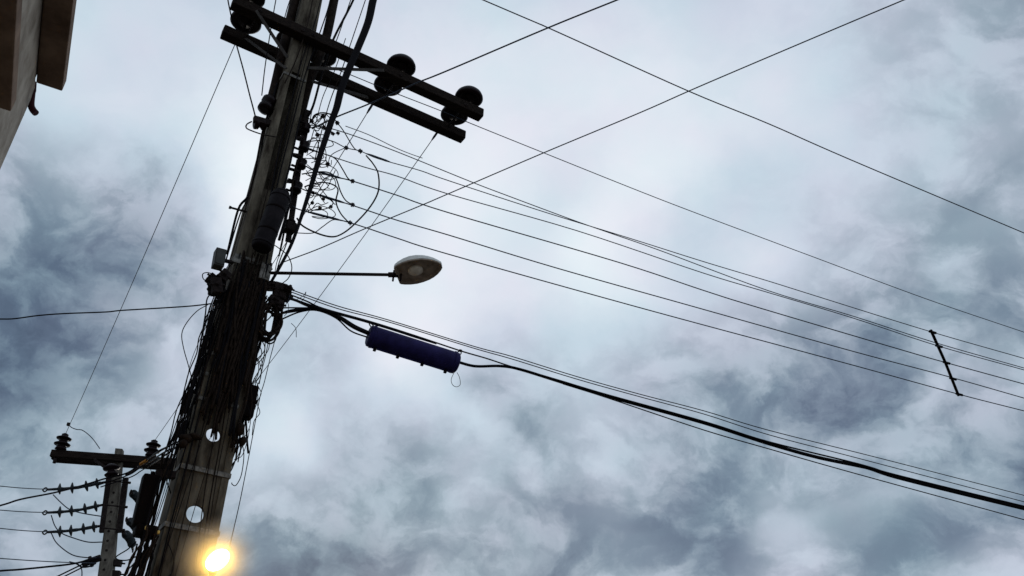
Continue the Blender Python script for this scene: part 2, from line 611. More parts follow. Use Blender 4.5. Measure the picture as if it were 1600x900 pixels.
def prism(bm, quads):
    """stack of (z, u0, u1, v0, v1) sections"""
    rings = [[bm.verts.new(PF(UC + u, v, z)) for u, v in ((a, c), (b, c), (b, d_), (a, d_))] for z, a, b, c, d_ in quads]
    for A, B in zip(rings, rings[1:]):
        for k in range(4):
            bm.faces.new((A[k], A[(k + 1) % 4], B[(k + 1) % 4], B[k]))
    bm.faces.new(rings[0][::-1])
    bm.faces.new(rings[-1])


TOP = 10.35


def fl(z):
    return 0.15 + 0.15 * min(1.0, max(0.0, (z - 5.0) / 1.6))


for sgn in (-1, 1):
    sec = []
    for z in (-0.3, 2, 4, 5, 6.6, 8, TOP):
        w = pw(z)
        a, b = sorted((sgn * w / 2, sgn * w * (0.5 - fl(z))))
        sec.append((z, a, b, VF, VB))
    prism(bm, sec)


def web(bm, z0, z1, v0, v1, holes=()):
    zs = [z0]
    for hz, hr in holes:
        zs += [hz - hr * 1.35, hz + hr * 1.35]
    if holes:
        zs.append(5.0)
    zs.append(z1)
    for i in range(len(zs) - 1):
        a, b = zs[i], zs[i + 1]
        if i % 2 == 0 or a >= 5.0:
            prism(bm, [(a, -pw(a) * (.5 - fl(a)) + .001, pw(a) * (.5 - fl(a)) - .001, v0, v1), (b, -pw(b) * (.5 - fl(b)) + .001, pw(b) * (.5 - fl(b)) - .001, v0, v1)])
            continue
        hz, hr = holes[i // 2]
        hw = pw(hz) * (.5 - fl(hz)) - .001
        ca_ = math.atan2(b - hz, hw)
        ANG = sorted([2 * math.pi * k / 28 + .013 for k in range(28)] + [ca_, math.pi - ca_, math.pi + ca_, 2 * math.pi - ca_])
        K_ = len(ANG)
        fr, bk = [], []
        for v, lst in ((v0, fr), (v1, bk)):
            cir, rec = [], []
            for k in range(K_):
                t = ANG[k]
                cu, cz = math.cos(t), math.sin(t)
                cir.append(bm.verts.new(PF(UC + cu * hr, v, hz + cz * hr)))
                sc = min(hw / max(abs(cu), 1e-6), (b - hz) / max(abs(cz), 1e-6))
                rec.append(bm.verts.new(PF(UC + cu * sc, v, hz + cz * sc)))
            lst += [cir, rec]
            for k in range(K_):
                k2 = (k + 1) % K_
                bm.faces.new((cir[k], cir[k2], rec[k2], rec[k]))
        for k in range(K_):
            k2 = (k + 1) % K_
            bm.faces.new((fr[0][k], fr[0][k2], bk[0][k2], bk[0][k]))


h1, h2 = F(301, 803, 7.19), F(332, 680, 7.19)
web(bm, -0.3, 6.92, VF + .012, VF + .046, [(h1.z, 0.070), (h2.z, 0.060)])
web(bm, 6.921, 8.50, VF + .20, VF + .24)
web(bm, 8.501, TOP, VF + .012, VB - .012)
bmesh.ops.recalc_face_normals(bm, faces=bm.faces[:])
obj('shaft', bm, 'concrete', pole)


def band(z, h=0.038, name='band', m='steel', part=None):
    """flat strap drawn round the pole"""
    w = pw(z) / 2 + .004
    u0, u1 = -w, w
    if part:
        u0, u1 = part
    bm = bmesh.new()
    box(bm, PF(UC + (u0 + u1) / 2, VF - .006, z), (u1 - u0, .007, h), (e, n, Z))
    if not part or part[0] <= -w * .95:
        box(bm, PF(UC - w - .003, (VF + VB) / 2, z), (.006, VB - VF + .018, h), (e, n, Z))
    if not part or part[1] >= w * .95:
        box(bm, PF(UC + w + .003, (VF + VB) / 2, z), (.006, VB - VF + .018, h), (e, n, Z))
    if not part:
        box(bm, PF(UC, VB + .006, z), (u1 - u0, .007, h), (e, n, Z))
    return obj(name, bm, m, pole)


for x, y in ((318, 735), (298, 826)):
    band(F(x, y).z)
for x0, x1, y in ((322, 345, 549), (314, 326, 582), (302, 322, 619), (367, 380, 595), (356, 373, 632), (443, 481, 113)):
    a, b = F(x0, y), F(x1, y)
    band(a.z, .03, part=(a.dot(e) - UC, b.dot(e) - UC))
band(F(395, 409).z, .05)
# big bright clamp plates at the lamp bracket
for (x0, y0, x1, y1) in ((361, 404, 384, 412), (394, 405, 414, 415), (413, 413, 424, 423)):
    bm = bmesh.new()
    a, b = F(x0, y0, 7.12), F(x1, y1, 7.12)
    beam(bm, a, b, .012, px_size(a, 8), n, .004)
    obj('clamp_plate', bm, 'steel', pole)
# step bolt
bm = bmesh.new()
tube(bm, [F(359, 324, 7.2), F(385, 331, 7.2)], px_size(F(360, 324), 1.7), 8)
tube(bm, [F(358, 323.6, 7.2), F(361, 324.6, 7.2)], px_size(F(360, 324), 2.6), 8)
obj('step_bolt', bm, 'dark_steel', pole)

# crossarms
ARM = 0.122


def crossarm(u0, u1, v, z):
    bm = bmesh.new()
    box(bm, PF((u0 + u1) / 2, v, z), (u1 - u0, ARM, ARM), (e, n, Z), .012)
    return obj('crossarm', bm, 'timber', pole)


ZA = 9.0
near_v, far_v = VF - ARM / 2 - .003, VB + ARM / 2 + .003
crossarm(.67, 3.70, near_v, ZA)
crossarm(.70, 3.70, far_v, ZA - .03)
for pts in (((400, 16, near_v), (449, 90, VF - .01)), ((600, 110, near_v), (480, 106, VF - .01)),
            ((384, 60, far_v - .07), (447, 107, VF - .006)), ((575, 152, far_v - .07), (487, 127, VF + .1))):
    (x0, y0, v0), (x1, y1, v1) = pts
    bm = bmesh.new()
    a, b = F(x0, y0, v0 - (.066 if v0 < 7.2 else 0)), F(x1, y1, v1)
    beam(bm, a, b, .008, .040, n, .002)
    obj('brace', bm, 'brace', pole)
# through bolts of the arms
for u in (UC - .06, UC + .06, .95, 2.6, 3.45):
    bm = bmesh.new()
    tube(bm, [PF(u, near_v - .085, ZA - .01), PF(u, far_v + .085, ZA - .01)], .009, 6)
    tube(bm, [PF(u, near_v - .072, ZA - .01), PF(u, near_v - .058, ZA - .01)], .022, 6)
    obj('arm_bolt', bm, 'dark_steel', pole)


def pin_bm(lift):
    bm = bmesh.new()
    lathe(bm, [(.018, 0), (.018, lift - .06), (.06, lift - .06), (.065, lift - .035), (.10, lift - .03), (.105, lift - .045), (.150, lift - .05), (.170, lift - .03),
               (.168, lift - .005), (.154, lift + .03), (.124, lift + .065), (.085, lift + .085), (.060, lift + .092), (.052, lift + .10), (.060, lift + .115), (.05, lift + .135), (0, lift + .14)], 32)
    return bm


def arm_u(x, y, v):
    return F(x, y, v).dot(e)


near_pin = far_pin = None
NEAR_U = [arm_u(384, 13, near_v), arm_u(624, 123, near_v), arm_u(731, 171, near_v)]
FAR_U = [arm_u(377, 60, far_v), arm_u(448, 93, far_v), arm_u(497, 115, far_v), arm_u(602, 162, far_v), arm_u(707, 210, far_v)]
for u in NEAR_U:
    mt_ = Matrix.Translation(PF(u, near_v, ZA + ARM / 2 + .001))
    near_pin = proto_part('pin_insulator', pin_bm(.14), 'porcelain', mt_, pole) if near_pin is None else copy_part(near_pin, mt_, pole)
for u in FAR_U:
    mt_ = Matrix.Translation(PF(u, far_v, ZA - .03 + ARM / 2 + .001))
    far_pin = proto_part('pin_insulator', pin_bm(.24), 'porcelain', mt_, pole) if far_pin is None else copy_part(far_pin, mt_, pole)
FAR_TOP = ZA - .03 + ARM / 2 + .24 + .11

# left side bracket with two drum insulators and a U bolt
for (x, y, rr, hh) in ((418, 164, 12, 14), (406, 194, 9, 20)):
    c = F(x, y, 7.25)
    r_ = px_size(c, rr)
    bm = bmesh.new()
    lathe(bm, [(r_ * .55, -r_ * 1.1), (r_, -r_ * .95), (r_, -r_ * .4), (r_ * .65, -r_ * .15), (r_ * .65, r_ * .15), (r_, r_ * .4), (r_, r_ * .95), (r_ * .55, r_ * 1.1)],
          18, axis_m(c, (e * .9 + Z * .3) if hh > 15 else (Z + e * .2)))
    obj('drum_insulator', bm, 'porcelain', pole)
bm = bmesh.new()
beam(bm, F(396, 186, 7.22), F(432, 196, 7.22), .05, .07, n, .006)
obj('side_bracket', bm, 'dark_steel', pole)
bm = bmesh.new()
tube(bm, catmull([F(432, 214, 7.14), F(410, 210, 7.1), (F(390, 203, 7.1)), F(384.5, 199, 7.1), F(386, 194, 7.14), F(393, 190, 7.2)], 5), px_size(F(400, 200), 1.1), 6)
obj('u_bolt', bm, 'dark_steel', pole)

# secondary rack at the right of the pole: bar, clevises and spool insulators
bm = bmesh.new()
beam(bm, F(480, 172, 7.3), F(450, 378, 7.3), .02, .055, n, .003)
obj('rack_bar', bm, 'dark_steel', pole)
SPOOLS = [(478, 200, 7), (475, 229, 8), (471, 256, 8), (463, 293, 9)]
for (x, y, r0) in SPOOLS:
    c = F(x, y, 7.26)
    r_ = px_size(c, r0)
    bm = bmesh.new()
    lathe(bm, [(r_ * .7, -r_), (r_, -r_ * .8), (r_, -r_ * .45), (r_ * .6, 0), (r_, r_ * .45), (r_, r_ * .8), (r_ * .7, r_)], 16, axis_m(c, Z + e * .05))
    sp = obj('spool_insulator', bm, 'porcelain', pole)
    bm = bmesh.new()
    for s_ in (-1, 1):
        beam(bm, c + Z * s_ * r_ * 1.12 - e * .10, c + Z * s_ * r_ * 1.12 + e * r_ * .7, .03, .008, n, .002)
    tube(bm, [c - Z * r_ * 1.5, c + Z * r_ * 1.4], .008, 6)
    obj('clevis', bm, 'dark_steel', pole)
bm = bmesh.new()
box(bm, F(453, 356, 7.28), (.10, .10, .10), (e, n, Z), .012)
lathe(bm, [(.03, 0), (.045, .03), (.02, .06)], 10, axis_m(F(453, 356, 7.28) + Z * .05, Z))
obj('rack_foot', bm, 'dark_steel', pole)
for (x0, y0, x1, y1) in ((452, 218, 474, 214), (450, 240, 470, 243), (446, 262, 468, 268), (441, 283, 462, 285), (436, 320, 455, 316)):
    bm = bmesh.new()
    beam(bm, F(x0, y0, 7.24), F(x1, y1, 7.26), .02, .028, n, .003)
    obj('rack_strap', bm, 'dark_steel', pole)

# anchor clamps of the telecom level, both sides of the pole
for (x, y, w_, h_) in ((437, 455, 20, 26), (447, 463, 13, 16), (428, 470, 15, 16), (438, 478, 10, 14), (423, 447, 14, 14), (450, 452, 12, 8),
                       (338, 447, 16, 26), (330, 436, 12, 16), (346, 460, 14, 26), (333, 456, 14, 9), (350, 431, 16, 18)):
    c = F(x, y, 7.12 + random.uniform(-.06, .08))
    bm = bmesh.new()
    tl = random.uniform(-.5, .5)
    ax_ = (e * math.cos(tl) + Z * math.sin(tl))
    box(bm, c, (px_size(c, w_), .07, px_size(c, h_)), (ax_, n, n.cross(ax_) * -1), .01)
    tube(bm, [c - ax_ * px_size(c, w_ * .75) - n * .03, c + ax_ * px_size(c, w_ * .75) - n * .03], .010, 6)
    tube(bm, [c - n * .07, c + n * .05], .016, 6)
    obj('anchor_clamp', bm, 'dark_steel', pole)

# ------------------------------------------------------------------ the second pole, down the street
Y2 = 15.3
p2a, p2b = at_y(187, 703, Y2), at_y(166, 900, Y2)
ax2 = (p2a - p2b).normalized()
p2g = p2b - ax2 * (p2b.z / ax2.z)
pole2 = thing('utility_pole', p2g, 'slim grey concrete utility pole with one short crossarm at the lower left', 'utility pole')
bm = bmesh.new()
xa2 = Vector((1, 0.1, 0)).normalized()
ya2 = Vector((-0.1, 1, 0)).normalized()
rings = []
for t in (0, .25, .5, .75, 1):
    c = p2g + (p2a - p2g) * t
    w = .47 - .345 * t
    d_ = .34 - .20 * t
    rings.append([bm.verts.new(c + xa2 * (w * a) + ya2 * (d_ * b)) for a, b in ((-.5, -.42), (-.42, -.5), (.42, -.5), (.5, -.42), (.5, .42), (.42, .5), (-.42, .5), (-.5, .42))])
for A, B in zip(rings, rings[1:]):
    for k in range(8):
        bm.faces.new((A[k], A[(k + 1) % 8], B[(k + 1) % 8], B[k]))
bm.faces.new(rings[0][::-1])
bm.faces.new(rings[-1])
obj('shaft', bm, 'concrete_b', pole2)
# climbing sockets, shallow dark sockets with a raised rim
for k in range(9):
    y = 770 + k * 15
    x = 184 - (y - 741) * .124 - 3
    c = at_y(x, y, Y2 - .16)
    bm = bmesh.new()
    lathe(bm, [(.012, -.004), (.021, -.004), (.022, .006), (.012, .006)], 10, axis_m(c, -ya2))
    obj('socket_rim', bm, 'dark_steel', pole2)


def y2(x, y, dy=0.0):
    return at_y(x, y, Y2 + dy)


arm_dir = (at_h(318, 725.5, 7.15) - at_h(80, 708.5, 7.15))
A2z = at_y(187, 715, Y2 - .22).z
bar_l = at_y(80, 708.5, Y2 - .22)
arm2 = Vector((arm_dir.x, arm_dir.y, 0)).normalized()
side2 = Vector((-arm2.y, arm2.x, 0))
for dy_ in (0.0, .26):
    bm = bmesh.new()
    a = bar_l + side2 * dy_
    b = a + arm2 * 2.75
    beam(bm, a, b, .085, .125, side2, .008)
    obj('crossarm', bm, 'timber', pole2)
bm = bmesh.new()
beam(bm, bar_l + side2 * .06 + arm2 * .02 - Z * .02, bar_l + side2 * .20 + arm2 * .02 - Z * .01, .05, .11, arm2, .005)
obj('end_spacer', bm, 'dark_steel', pole2)
bm = bmesh.new()
lathe(bm, [(.03, 0), (.03, .08), (.012, .08), (.012, .12)], 8, axis_m(bar_l + arm2 * .10 - Z * .17, Z))
obj('arm_bolt', bm, 'dark_steel', pole2)
for x0, y0, x1, y1 in ((147, 718, 173, 737), (228, 724, 196, 742)):
    bm = bmesh.new()
    beam(bm, y2(x0, y0, -.3), y2(x1, y1, -.2), .03, .045, ya2, .003)
    obj('brace', bm, 'dark_steel', pole2)


def pole2_pin():
    bm = bmesh.new()
    lathe(bm, [(.04, 0), (.10, .02), (.085, .06), (.06, .09), (.10, .10), (.135, .105), (.14, .12), (.075, .16), (.07, .20), (.10, .21), (.125, .215), (.13, .23),
               (.065, .265), (.055, .28), (.06, .30), (.03, .32), (0, .32)], 22)
    return bm


pin2 = None
PIN2 = []
for t in (.135, 1.69, 2.58):
    b0 = bar_l + arm2 * t + side2 * .0 + Z * .064
    mt_ = Matrix.Translation(b0)
    pin2 = proto_part('pin_insulator', pole2_pin(), 'porcelain', mt_, pole2) if pin2 is None else copy_part(pin2, mt_, pole2)
    PIN2.append(b0 + Z * .31)
bm = bmesh.new()
c = y2(174, 733, -.34)
lathe(bm, [(.05, -.13), (.10, -.12), (.115, -.10), (.06, -.05), (.06, -.02), (.13, .0), (.14, .02), (.07, .08), (.05, .075)], 20, axis_m(c, Z * .95 - xa2 * .25))
obj('hanging_insulator', bm, 'porcelain', pole2)
for (x0, y0, x1, y1) in ((171, 744, 159.5, 832), (196.5, 747, 186, 832)):
    bm = bmesh.new()
    beam(bm, y2(x0, y0, -.06), y2(x1, y1, -.06), .075, .09, ya2, .006)
    rb = obj('rack_bar', bm, 'dark_steel', pole2)
for (y, xl, xr) in ((752, 168, 199), (790, 164, 194), (826, 160, 190)):
    bm = bmesh.new()
    tube(bm, [y2(xl, y - 1, -.22), y2(xr, y + 2, -.22)], .012, 6)
    tube(bm, [y2(xr, y + 2, -.22), y2(xr + 5, y + 2.5, -.22)], .022, 6)
    obj('rack_bolt', bm, 'dark_steel', pole2)
for (x, y) in ((184, 880), (182, 897)):
    bm = bmesh.new()
    c = y2(x, y, .0)
    box(bm, c, (.12, .12, .10), (xa2, ya2, Z), .01)
    tube(bm, [c - xa2 * .1, c + xa2 * .12], .014, 6)
    obj('side_clamp', bm, 'dark_steel', pole2)


# strain insulators strung to the left and to the right of the second pole
def strain(P, label, group, nshed, shed_px, m='polymer'):
    a, b = P[0], P[-1]
    t = thing('strain_insulator', a, label, 'insulator', group)
    pts = catmull(P, 6)
    bm = bmesh.new()
    r0 = .030
    tube(bm, pts, [r0 if (i // 3) % 2 else r0 * .8 for i in range(len(pts))], 8)
    obj('core_rod', bm, m, t)
    for k in range(nshed):
        q_ = .17 + .62 * k / (nshed - 1)
        f_ = q_ * (len(pts) - 1)
        i = int(f_)
        c = pts[i].lerp(pts[i + 1], f_ - i)
        d_ = pts[i + 1] - pts[i]
        r_ = shed_px
        bm = bmesh.new()
        lathe(bm, [(r0, -.035), (r_ * .9, -.012), (r_, 0.0), (r_ * .9, .008), (r0, .02)], 18, axis_m(c, d_))
        obj('shed', bm, m, t)
    for q_, L_ in ((b, .10), (a, .08)):
        bm = bmesh.new()
        d_ = (pts[-1] - pts[-2]).normalized() if q_ is b else (pts[0] - pts[1]).normalized()
        tube(bm, [q_ - d_ * .02, q_ + d_ * L_], .022, 8)
        tube(bm, catmull([q_ + d_ * L_, q_ + d_ * (L_ + .04) + Z * .035, q_ + d_ * (L_ + .08)], 4), .012, 6)
        tube(bm, catmull([q_ + d_ * L_, q_ + d_ * (L_ + .04) - Z * .035, q_ + d_ * (L_ + .08)], 4), .012, 6)
        obj('shackle', bm, 'dark_steel', t)
    return t


LS = [([(83, 764.5), (100, 763.5), (127, 761), (150, 756), (158, 754.5)], 'topmost'),
      ([(83, 800.5), (100, 799.5), (125, 796.5), (148, 791.5), (155, 790)], 'middle'),
      ([(83, 831), (100, 830), (123, 827.5), (145, 823.5), (152, 822.5)], 'lowest')]
for pts, w_ in LS:
    P = [y2(x, y, -.06 - (158 - x) * .004) for x, y in pts]
    strain(P, '%s of three ribbed strain insulators pulling left from the slim pole' % w_, 'strain insulators of the slim pole', 4, .098)
RS = [([(206, 770), (211, 774), (217, 781), (221, 792)], 'upper'),
      ([(200, 813), (207, 818), (213, 826), (216, 834)], 'middle'),
      ([(194, 833), (200, 838), (205, 846), (207, 856)], 'lower')]
for pts, w_ in RS:
    P = [y2(x, y, -.06 + k * .35) for k, (x, y) in enumerate(pts)]
    strain(P, '%s ribbed strain insulator pulling away right, behind the dark upright closure' % w_, 'strain insulators of the slim pole', 5, .075)

# ------------------------------------------------------------------ street lamp on its arm (unlit)
lb = F(428, 426.5, 7.08)
le = at_h(620, 429.5, lb.z + .16)
lt = at_h(690, 414, lb.z + .24)
lamp = thing('street_lamp', lb, 'unlit street lamp with white shell and brown underside on a thin arm', 'street lamp')
bm = bmesh.new()
back = (lb - le).normalized()
tube(bm, [lb + back * .10, lb + (le - lb) * .5, le], px_size(lb, 2.6), 10)
obj('lamp_arm', bm, 'dark_steel', lamp)
bm = bmesh.new()
tube(bm, [le + back * .08, le - back * .012], px_size(le, 4.2), 10)
for s_ in (-.04, .03):
    tube(bm, [le + back * s_ + Z * .05, le + back * s_ - Z * .07], .010, 6)
obj('arm_collar', bm, 'dark_steel', lamp)
bm = bmesh.new()
box(bm, lb + back * .08, (.10, .05, .16), (e, n, Z), .008)
obj('arm_bracket', bm, 'steel', lamp)
# head: a shallow boat, flat inner end, blunt tip
xa = (lt - le)
HL = xa.length
xa.normalize()
ya = Z.cross(xa).normalized()
za = xa.cross(ya)
_tq = Matrix.Rotation(rad(-14), 3, xa)
ya, za = _tq @ ya, _tq @ za
half = [(0, .105), (.02, .120), (.10, .138), (.22, .155), (.36, .164), (.50, .160), (.64, .147), (.76, .125), (.86, .096), (.94, .062), (1.0, .026)]


def head_pt(t, q_, zz, shrink=1.0):
    return le + xa * (t * HL) + ya * (q_ * shrink) + za * zz


def interp(t):
    for (a, wa), (b, wb) in zip(half, half[1:]):
        if t <= b:
            return wa + (wb - wa) * (t - a) / (b - a)
    return half[-1][1]


WS = 0.90
bm = bmesh.new()
rows = []
for t, hw in half:
    ht = .145 * (max(0.0, math.sin(math.pi * (0.12 + .80 * t))) ** .7) * (1 - .35 * t)
    row = []
    for k in range(15):
        a = math.pi * k / 14
        row.append(bm.verts.new(head_pt(t, math.copysign(abs(math.cos(a)) ** .8, math.cos(a)) * hw * WS, (math.sin(a) ** .75) * ht)))
    rows.append(row)
for A, B in zip(rows, rows[1:]):
    for k in range(14):
        bm.faces.new((A[k], A[k + 1], B[k + 1], B[k])).smooth = True
bm.faces.new(rows[0][::-1])
bm.faces.new(rows[-1])
bmesh.ops.recalc_face_normals(bm, faces=bm.faces[:])
obj('lamp_shell', bm, 'shell', lamp)
bm = bmesh.new()       # underside pan: rim, then a hollow
rings = []
for sc, dz in ((1.0, -.006), (1.0, -.018), (.93, -.018), (.86, .012)):
    rg = []
    for s_ in (1, -1):
        seq = half if s_ == 1 else half[::-1]
        for t, hw in seq:
            tt = .5 + (t - .5) * (sc if sc < 1 else 1.004)
            rg.append(bm.verts.new(head_pt(tt, s_ * hw * WS * (sc if sc < 1 else 1.01), dz)))
    rings.append(rg)
for A, B in zip(rings, rings[1:]):
    for k in range(len(A)):
        bm.faces.new((A[k], A[(k + 1) % len(A)], B[(k + 1) % len(A)], B[k]))
bm.faces.new(rings[-1])
bmesh.ops.recalc_face_normals(bm, faces=bm.faces[:])
obj('reflector_pan', bm, 'reflector', lamp)
bm = bmesh.new()
t_ = bmesh.new()
bmesh.ops.create_uvsphere(t_, u_segments=20, v_segments=10, radius=1.0)
for f in t_.faces:
    f.smooth = True
for v in t_.verts:
    v.co = Vector((v.co.x * HL * .17, v.co.y * .062, v.co.z * .035))
merge(bm, t_, Matrix.Translation(head_pt(.42, 0, .004)) @ Matrix((xa, ya, za)).transposed().to_4x4())
obj('lens', bm, 'lens', lamp)

# ------------------------------------------------------------------ lit lamp at the bottom
LV_ = 5.9
g0 = F(340, 875, LV_)
glow = bpy.data.materials.new('sodium_light')
glow.use_nodes = True
t = glow.node_tree
t.nodes.remove(t.nodes['Principled BSDF'])
em = t.nodes.new('ShaderNodeEmission')
em.inputs['Color'].default_value = (1.0, 0.58, 0.12, 1)
em.inputs['Strength'].default_value = 30.0
t.links.new(em.outputs[0], t.nodes['Material Output'].inputs['Surface'])
lit = thing('street_lamp', g0 - Z * .6, 'glowing yellow street lamp low on the tall pole', 'street lamp')
la = (F(358, 862, LV_) - F(324, 889, LV_)).normalized()
bm = bmesh.new()
t_ = bmesh.new()
bmesh.ops.create_uvsphere(t_, u_segments=24, v_segments=14, radius=1.0)
for f in t_.faces:
    f.smooth = True
rl = px_size(g0, 15)
for v in t_.verts:
    v.co = Vector((v.co.x * rl * 1.35, v.co.y * rl, v.co.z * rl * .95))
sd_ = n - la * n.dot(la)
sd_.normalize()
merge(bm, t_, Matrix.Translation(g0) @ Matrix((la, sd_, la.cross(sd_))).transposed().to_4x4())
obj('bulb', bm, glow, lit)
bm = bmesh.new()
bk_ = g0 - la * rl * 1.3
hb_ = g0 + n * rl * .9 - Z * rl * .9
tube(bm, [g0 + n * rl * .6 - Z * rl * .5, hb_ - Z * .02], rl * .35, 14)
tube(bm, catmull([hb_, hb_ - Z * .12 + n * .05, hb_ - Z * .30 + n * .25, PF(UC + .1, VF - .02, g0.z - .75)], 6), .020, 8)
obj('lamp_arm', bm, 'dark_steel', lit)

# ------------------------------------------------------------------ splice closures and boxes
def closure(name, a, b, r, m, label, cat, rims=True, bolts=0):
    t = thing(name, (a + b) / 2, label, cat)
    d_ = (b - a)
    L_ = d_.length
    mt_ = axis_m(a, d_)
    bm = bmesh.new()
    lathe(bm, [(r * .80, 0), (r * .97, .012), (r, .03), (r, L_ - .03), (r * .97, L_ - .012), (r * .80, L_)], 26, mt_)
    obj('body', bm, m, t)
    if rims:
        for q_ in (0.035, L_ - .06):
            bm = bmesh.new()
            lathe(bm, [(r * .98, q_), (r * 1.06, q_ + .004), (r * 1.06, q_ + .022), (r * .98, q_ + .026)], 26, mt_)
            obj('end_ring', bm, m, t)
    return t, d_.normalized()


# span closure: hung under the messenger strand
TA = F(440, 455, 7.20)
TZ = 5.45


def tel(x, y):
    return _tel_plane(x, y)


_tB = at_h(1600, 790, TZ)
_td = Vector((_tB.x - TA.x, _tB.y - TA.y, 0)).normalized()
_tn = Vector((-_td.y, _td.x, 0))


def _tel_plane(x, y, off=0.0):
    s = sight(x, y)
    return CAM + s * (((TA - CAM).dot(_tn) - off) / s.dot(_tn))


ca, cb = tel(575, 524), tel(715, 568)
cr_ = px_size((ca + cb) / 2, 17.0)
clo, cdv = closure('splice_closure', ca, cb, cr_, 'navy', 'navy blue cylindrical splice closure hanging from the overhead cable', 'splice closure')
bm = bmesh.new()
dn = (-Z - cdv * (-Z).dot(cdv)).normalized()
beam(bm, ca + cdv * .03 + dn * cr_ * 1.0, cb - cdv * .03 + dn * cr_ * 1.0, .012, .03, _tn, .002)
obj('seam_flange', bm, 'navy', clo)
for q_ in (.10, .35, .62, .88):
    bm = bmesh.new()
    c = ca + (cb - ca) * q_ + dn * (cr_ + .02)
    box(bm, c, (.028, .03, .03), (cdv, _tn, dn), .004)
    obj('latch', bm, 'blackplastic', clo)
for (x, y, q_) in ((578, 503.5, .03), (719.5, 548, .99)):
    bm = bmesh.new()
    top = tel(x, y)
    low = ca + (cb - ca) * q_ - dn * cr_ * .9
    for s_ in (-.012, .012):
        tube(bm, catmull([top + cdv * s_ * .3, (top + low) / 2 + cdv * s_ * 1.6, low + cdv * s_], 4), .006, 6)
    box(bm, top, (.03, .025, .02), (cdv, _tn, dn), .004)
    obj('hanger', bm, 'dark_steel', clo)
bm = bmesh.new()
tube(bm, catmull([tel(x, y) for x, y in ((709, 583), (705, 593), (707, 601), (713, 604.5), (719, 601), (718, 590), (714, 582))], 5), px_size(cb, .5), 5)
obj('tag_loop', bm, 'steel', clo)

# dusty closure strapped to the pole
ta, tb = F(440, 304, 6.98), F(408, 389, 7.0)
tc_, td_ = closure('splice_closure', tb, ta, px_size(ta, 15.5), 'navy_b', 'dusty dark splice closure strapped upright to the front of the tall pole', 'splice closure')
bm = bmesh.new()
lathe(bm, [(px_size(ta, 12), 0), (px_size(ta, 11), .03), (px_size(ta, 5), .05), (0, .052)], 22, axis_m(ta, td_))
obj('dome_cap', bm, 'navy_b', tc_)
for q_ in (.3, .7):
    bm = bmesh.new()
    c = tb + (ta - tb) * q_
    r_ = px_size(ta, 15.5)
    lathe(bm, [(r_ * 1.005, -.012), (r_ * 1.03, -.01), (r_ * 1.03, .01), (r_ * 1.005, .012)], 24, axis_m(c, td_))
    obj('strap', bm, 'blackplastic', tc_)

# dark upright closure between the poles
ua, ub = F(236, 743, 7.2), F(218, 823, 7.2)
uc_ = thing('splice_closure', (ua + ub) / 2, 'flat black upright closure hanging left of the tall pole beside the crossarm', 'splice closure')
ud = (ua - ub).normalized()
us = (e - ud * e.dot(ud)).normalized()
bm = bmesh.new()
box(bm, (ua + ub) / 2, (px_size(ua, 24), .11, (ua - ub).length), (us, ud.cross(us), ud), .02)
obj('body', bm, 'blackplastic', uc_)
bm = bmesh.new()
lathe(bm, [(.018, 0), (.018, .03), (.008, .035)], 10, axis_m(ua + us * .01, ud))
obj('cap_knob', bm, 'blackplastic', uc_)
bm = bmesh.new()
box(bm, ub - ud * .03 + us * .05, (px_size(ua, 34), .13, .09), (us, ud.cross(us), ud), .025)
obj('cable_entry', bm, 'blackplastic', uc_)
bm = bmesh.new()
beam(bm, F(243, 739.5, 7.2), F(274, 743, 7.2), .05, .06, n, .006)
beam(bm, F(256, 734, 7.2), F(259, 748, 7.2), .05, .03, n, .004)
obj('wall_bracket', bm, 'dark_steel', uc_)
for (x, y) in ((228.6, 825), (247.6, 832)):
    bm = bmesh.new()
    c = F(x, y, 7.06)
    lathe(bm, [(.008, -.014), (.011, -.01), (.011, .01), (.006, .016)], 8, axis_m(c, ud))
    obj('fitting', bm, 'brass', uc_)

# right hand closure on the pole
ra, rb_ = F(393, 604, 7.22), F(383, 654, 7.22)
rc = thing('splice_closure', (ra + rb_) / 2, 'small black closure box on the right edge of the tall pole', 'splice closure')
rd = (ra - rb_).normalized()
rs = (e - rd * e.dot(rd)).normalized()
bm = bmesh.new()
box(bm, (ra + rb_) / 2, (px_size(ra, 20), .12, (ra - rb_).length), (rs, rd.cross(rs), rd), .022)
obj('body', bm, 'blackplastic', rc)
bm = bmesh.new()
box(bm, (ra + rb_) / 2 + rs * .0, (px_size(ra, 21.5), .13, .03), (rs, rd.cross(rs), rd), .006)
obj('lid_seam', bm, 'blackplastic', rc)

# meter box
mb = F(342, 405, 7.05)
mbx = thing('junction_box', mb, 'small grey metal junction box on the left of the tall pole', 'junction box')
md = (F(345, 389, 7.05) - F(339.5, 421, 7.05)).normalized()
ms = (e - md * e.dot(md)).normalized()
bm = bmesh.new()
box(bm, mb, (px_size(mb, 16), .10, px_size(mb, 31)), (ms, md.cross(ms), md), .006)
obj('body', bm, 'box', mbx)
bm = bmesh.new()
box(bm, mb - md.cross(ms) * .054, (px_size(mb, 13), .006, px_size(mb, 26)), (ms, md.cross(ms), md), .002)
obj('lid', bm, 'box', mbx)
bm = bmesh.new()
beam(bm, mb + ms * .05, F(364, 410, 7.15), .03, .025, n, .003)
obj('mounting_lug', bm, 'dark_steel', mbx)

# ------------------------------------------------------------------ overhead wires
LVG = 'low voltage wires running right from the tall pole'
LVA = F(545, 285, 7.26)
LVZ = 7.05


def lv(name, pts, r_px, label, za=LVZ, c=7.26, ext=14, group=LVG, m='wire'):
    A = F(pts[0][0], pts[0][1], c)
    P = span(pts, A, za, 0, ext)
    r_ = px_size(P[len(P) // 3], r_px / 2)
    return cable(name, P, r_, m, label, 'wire', group), P


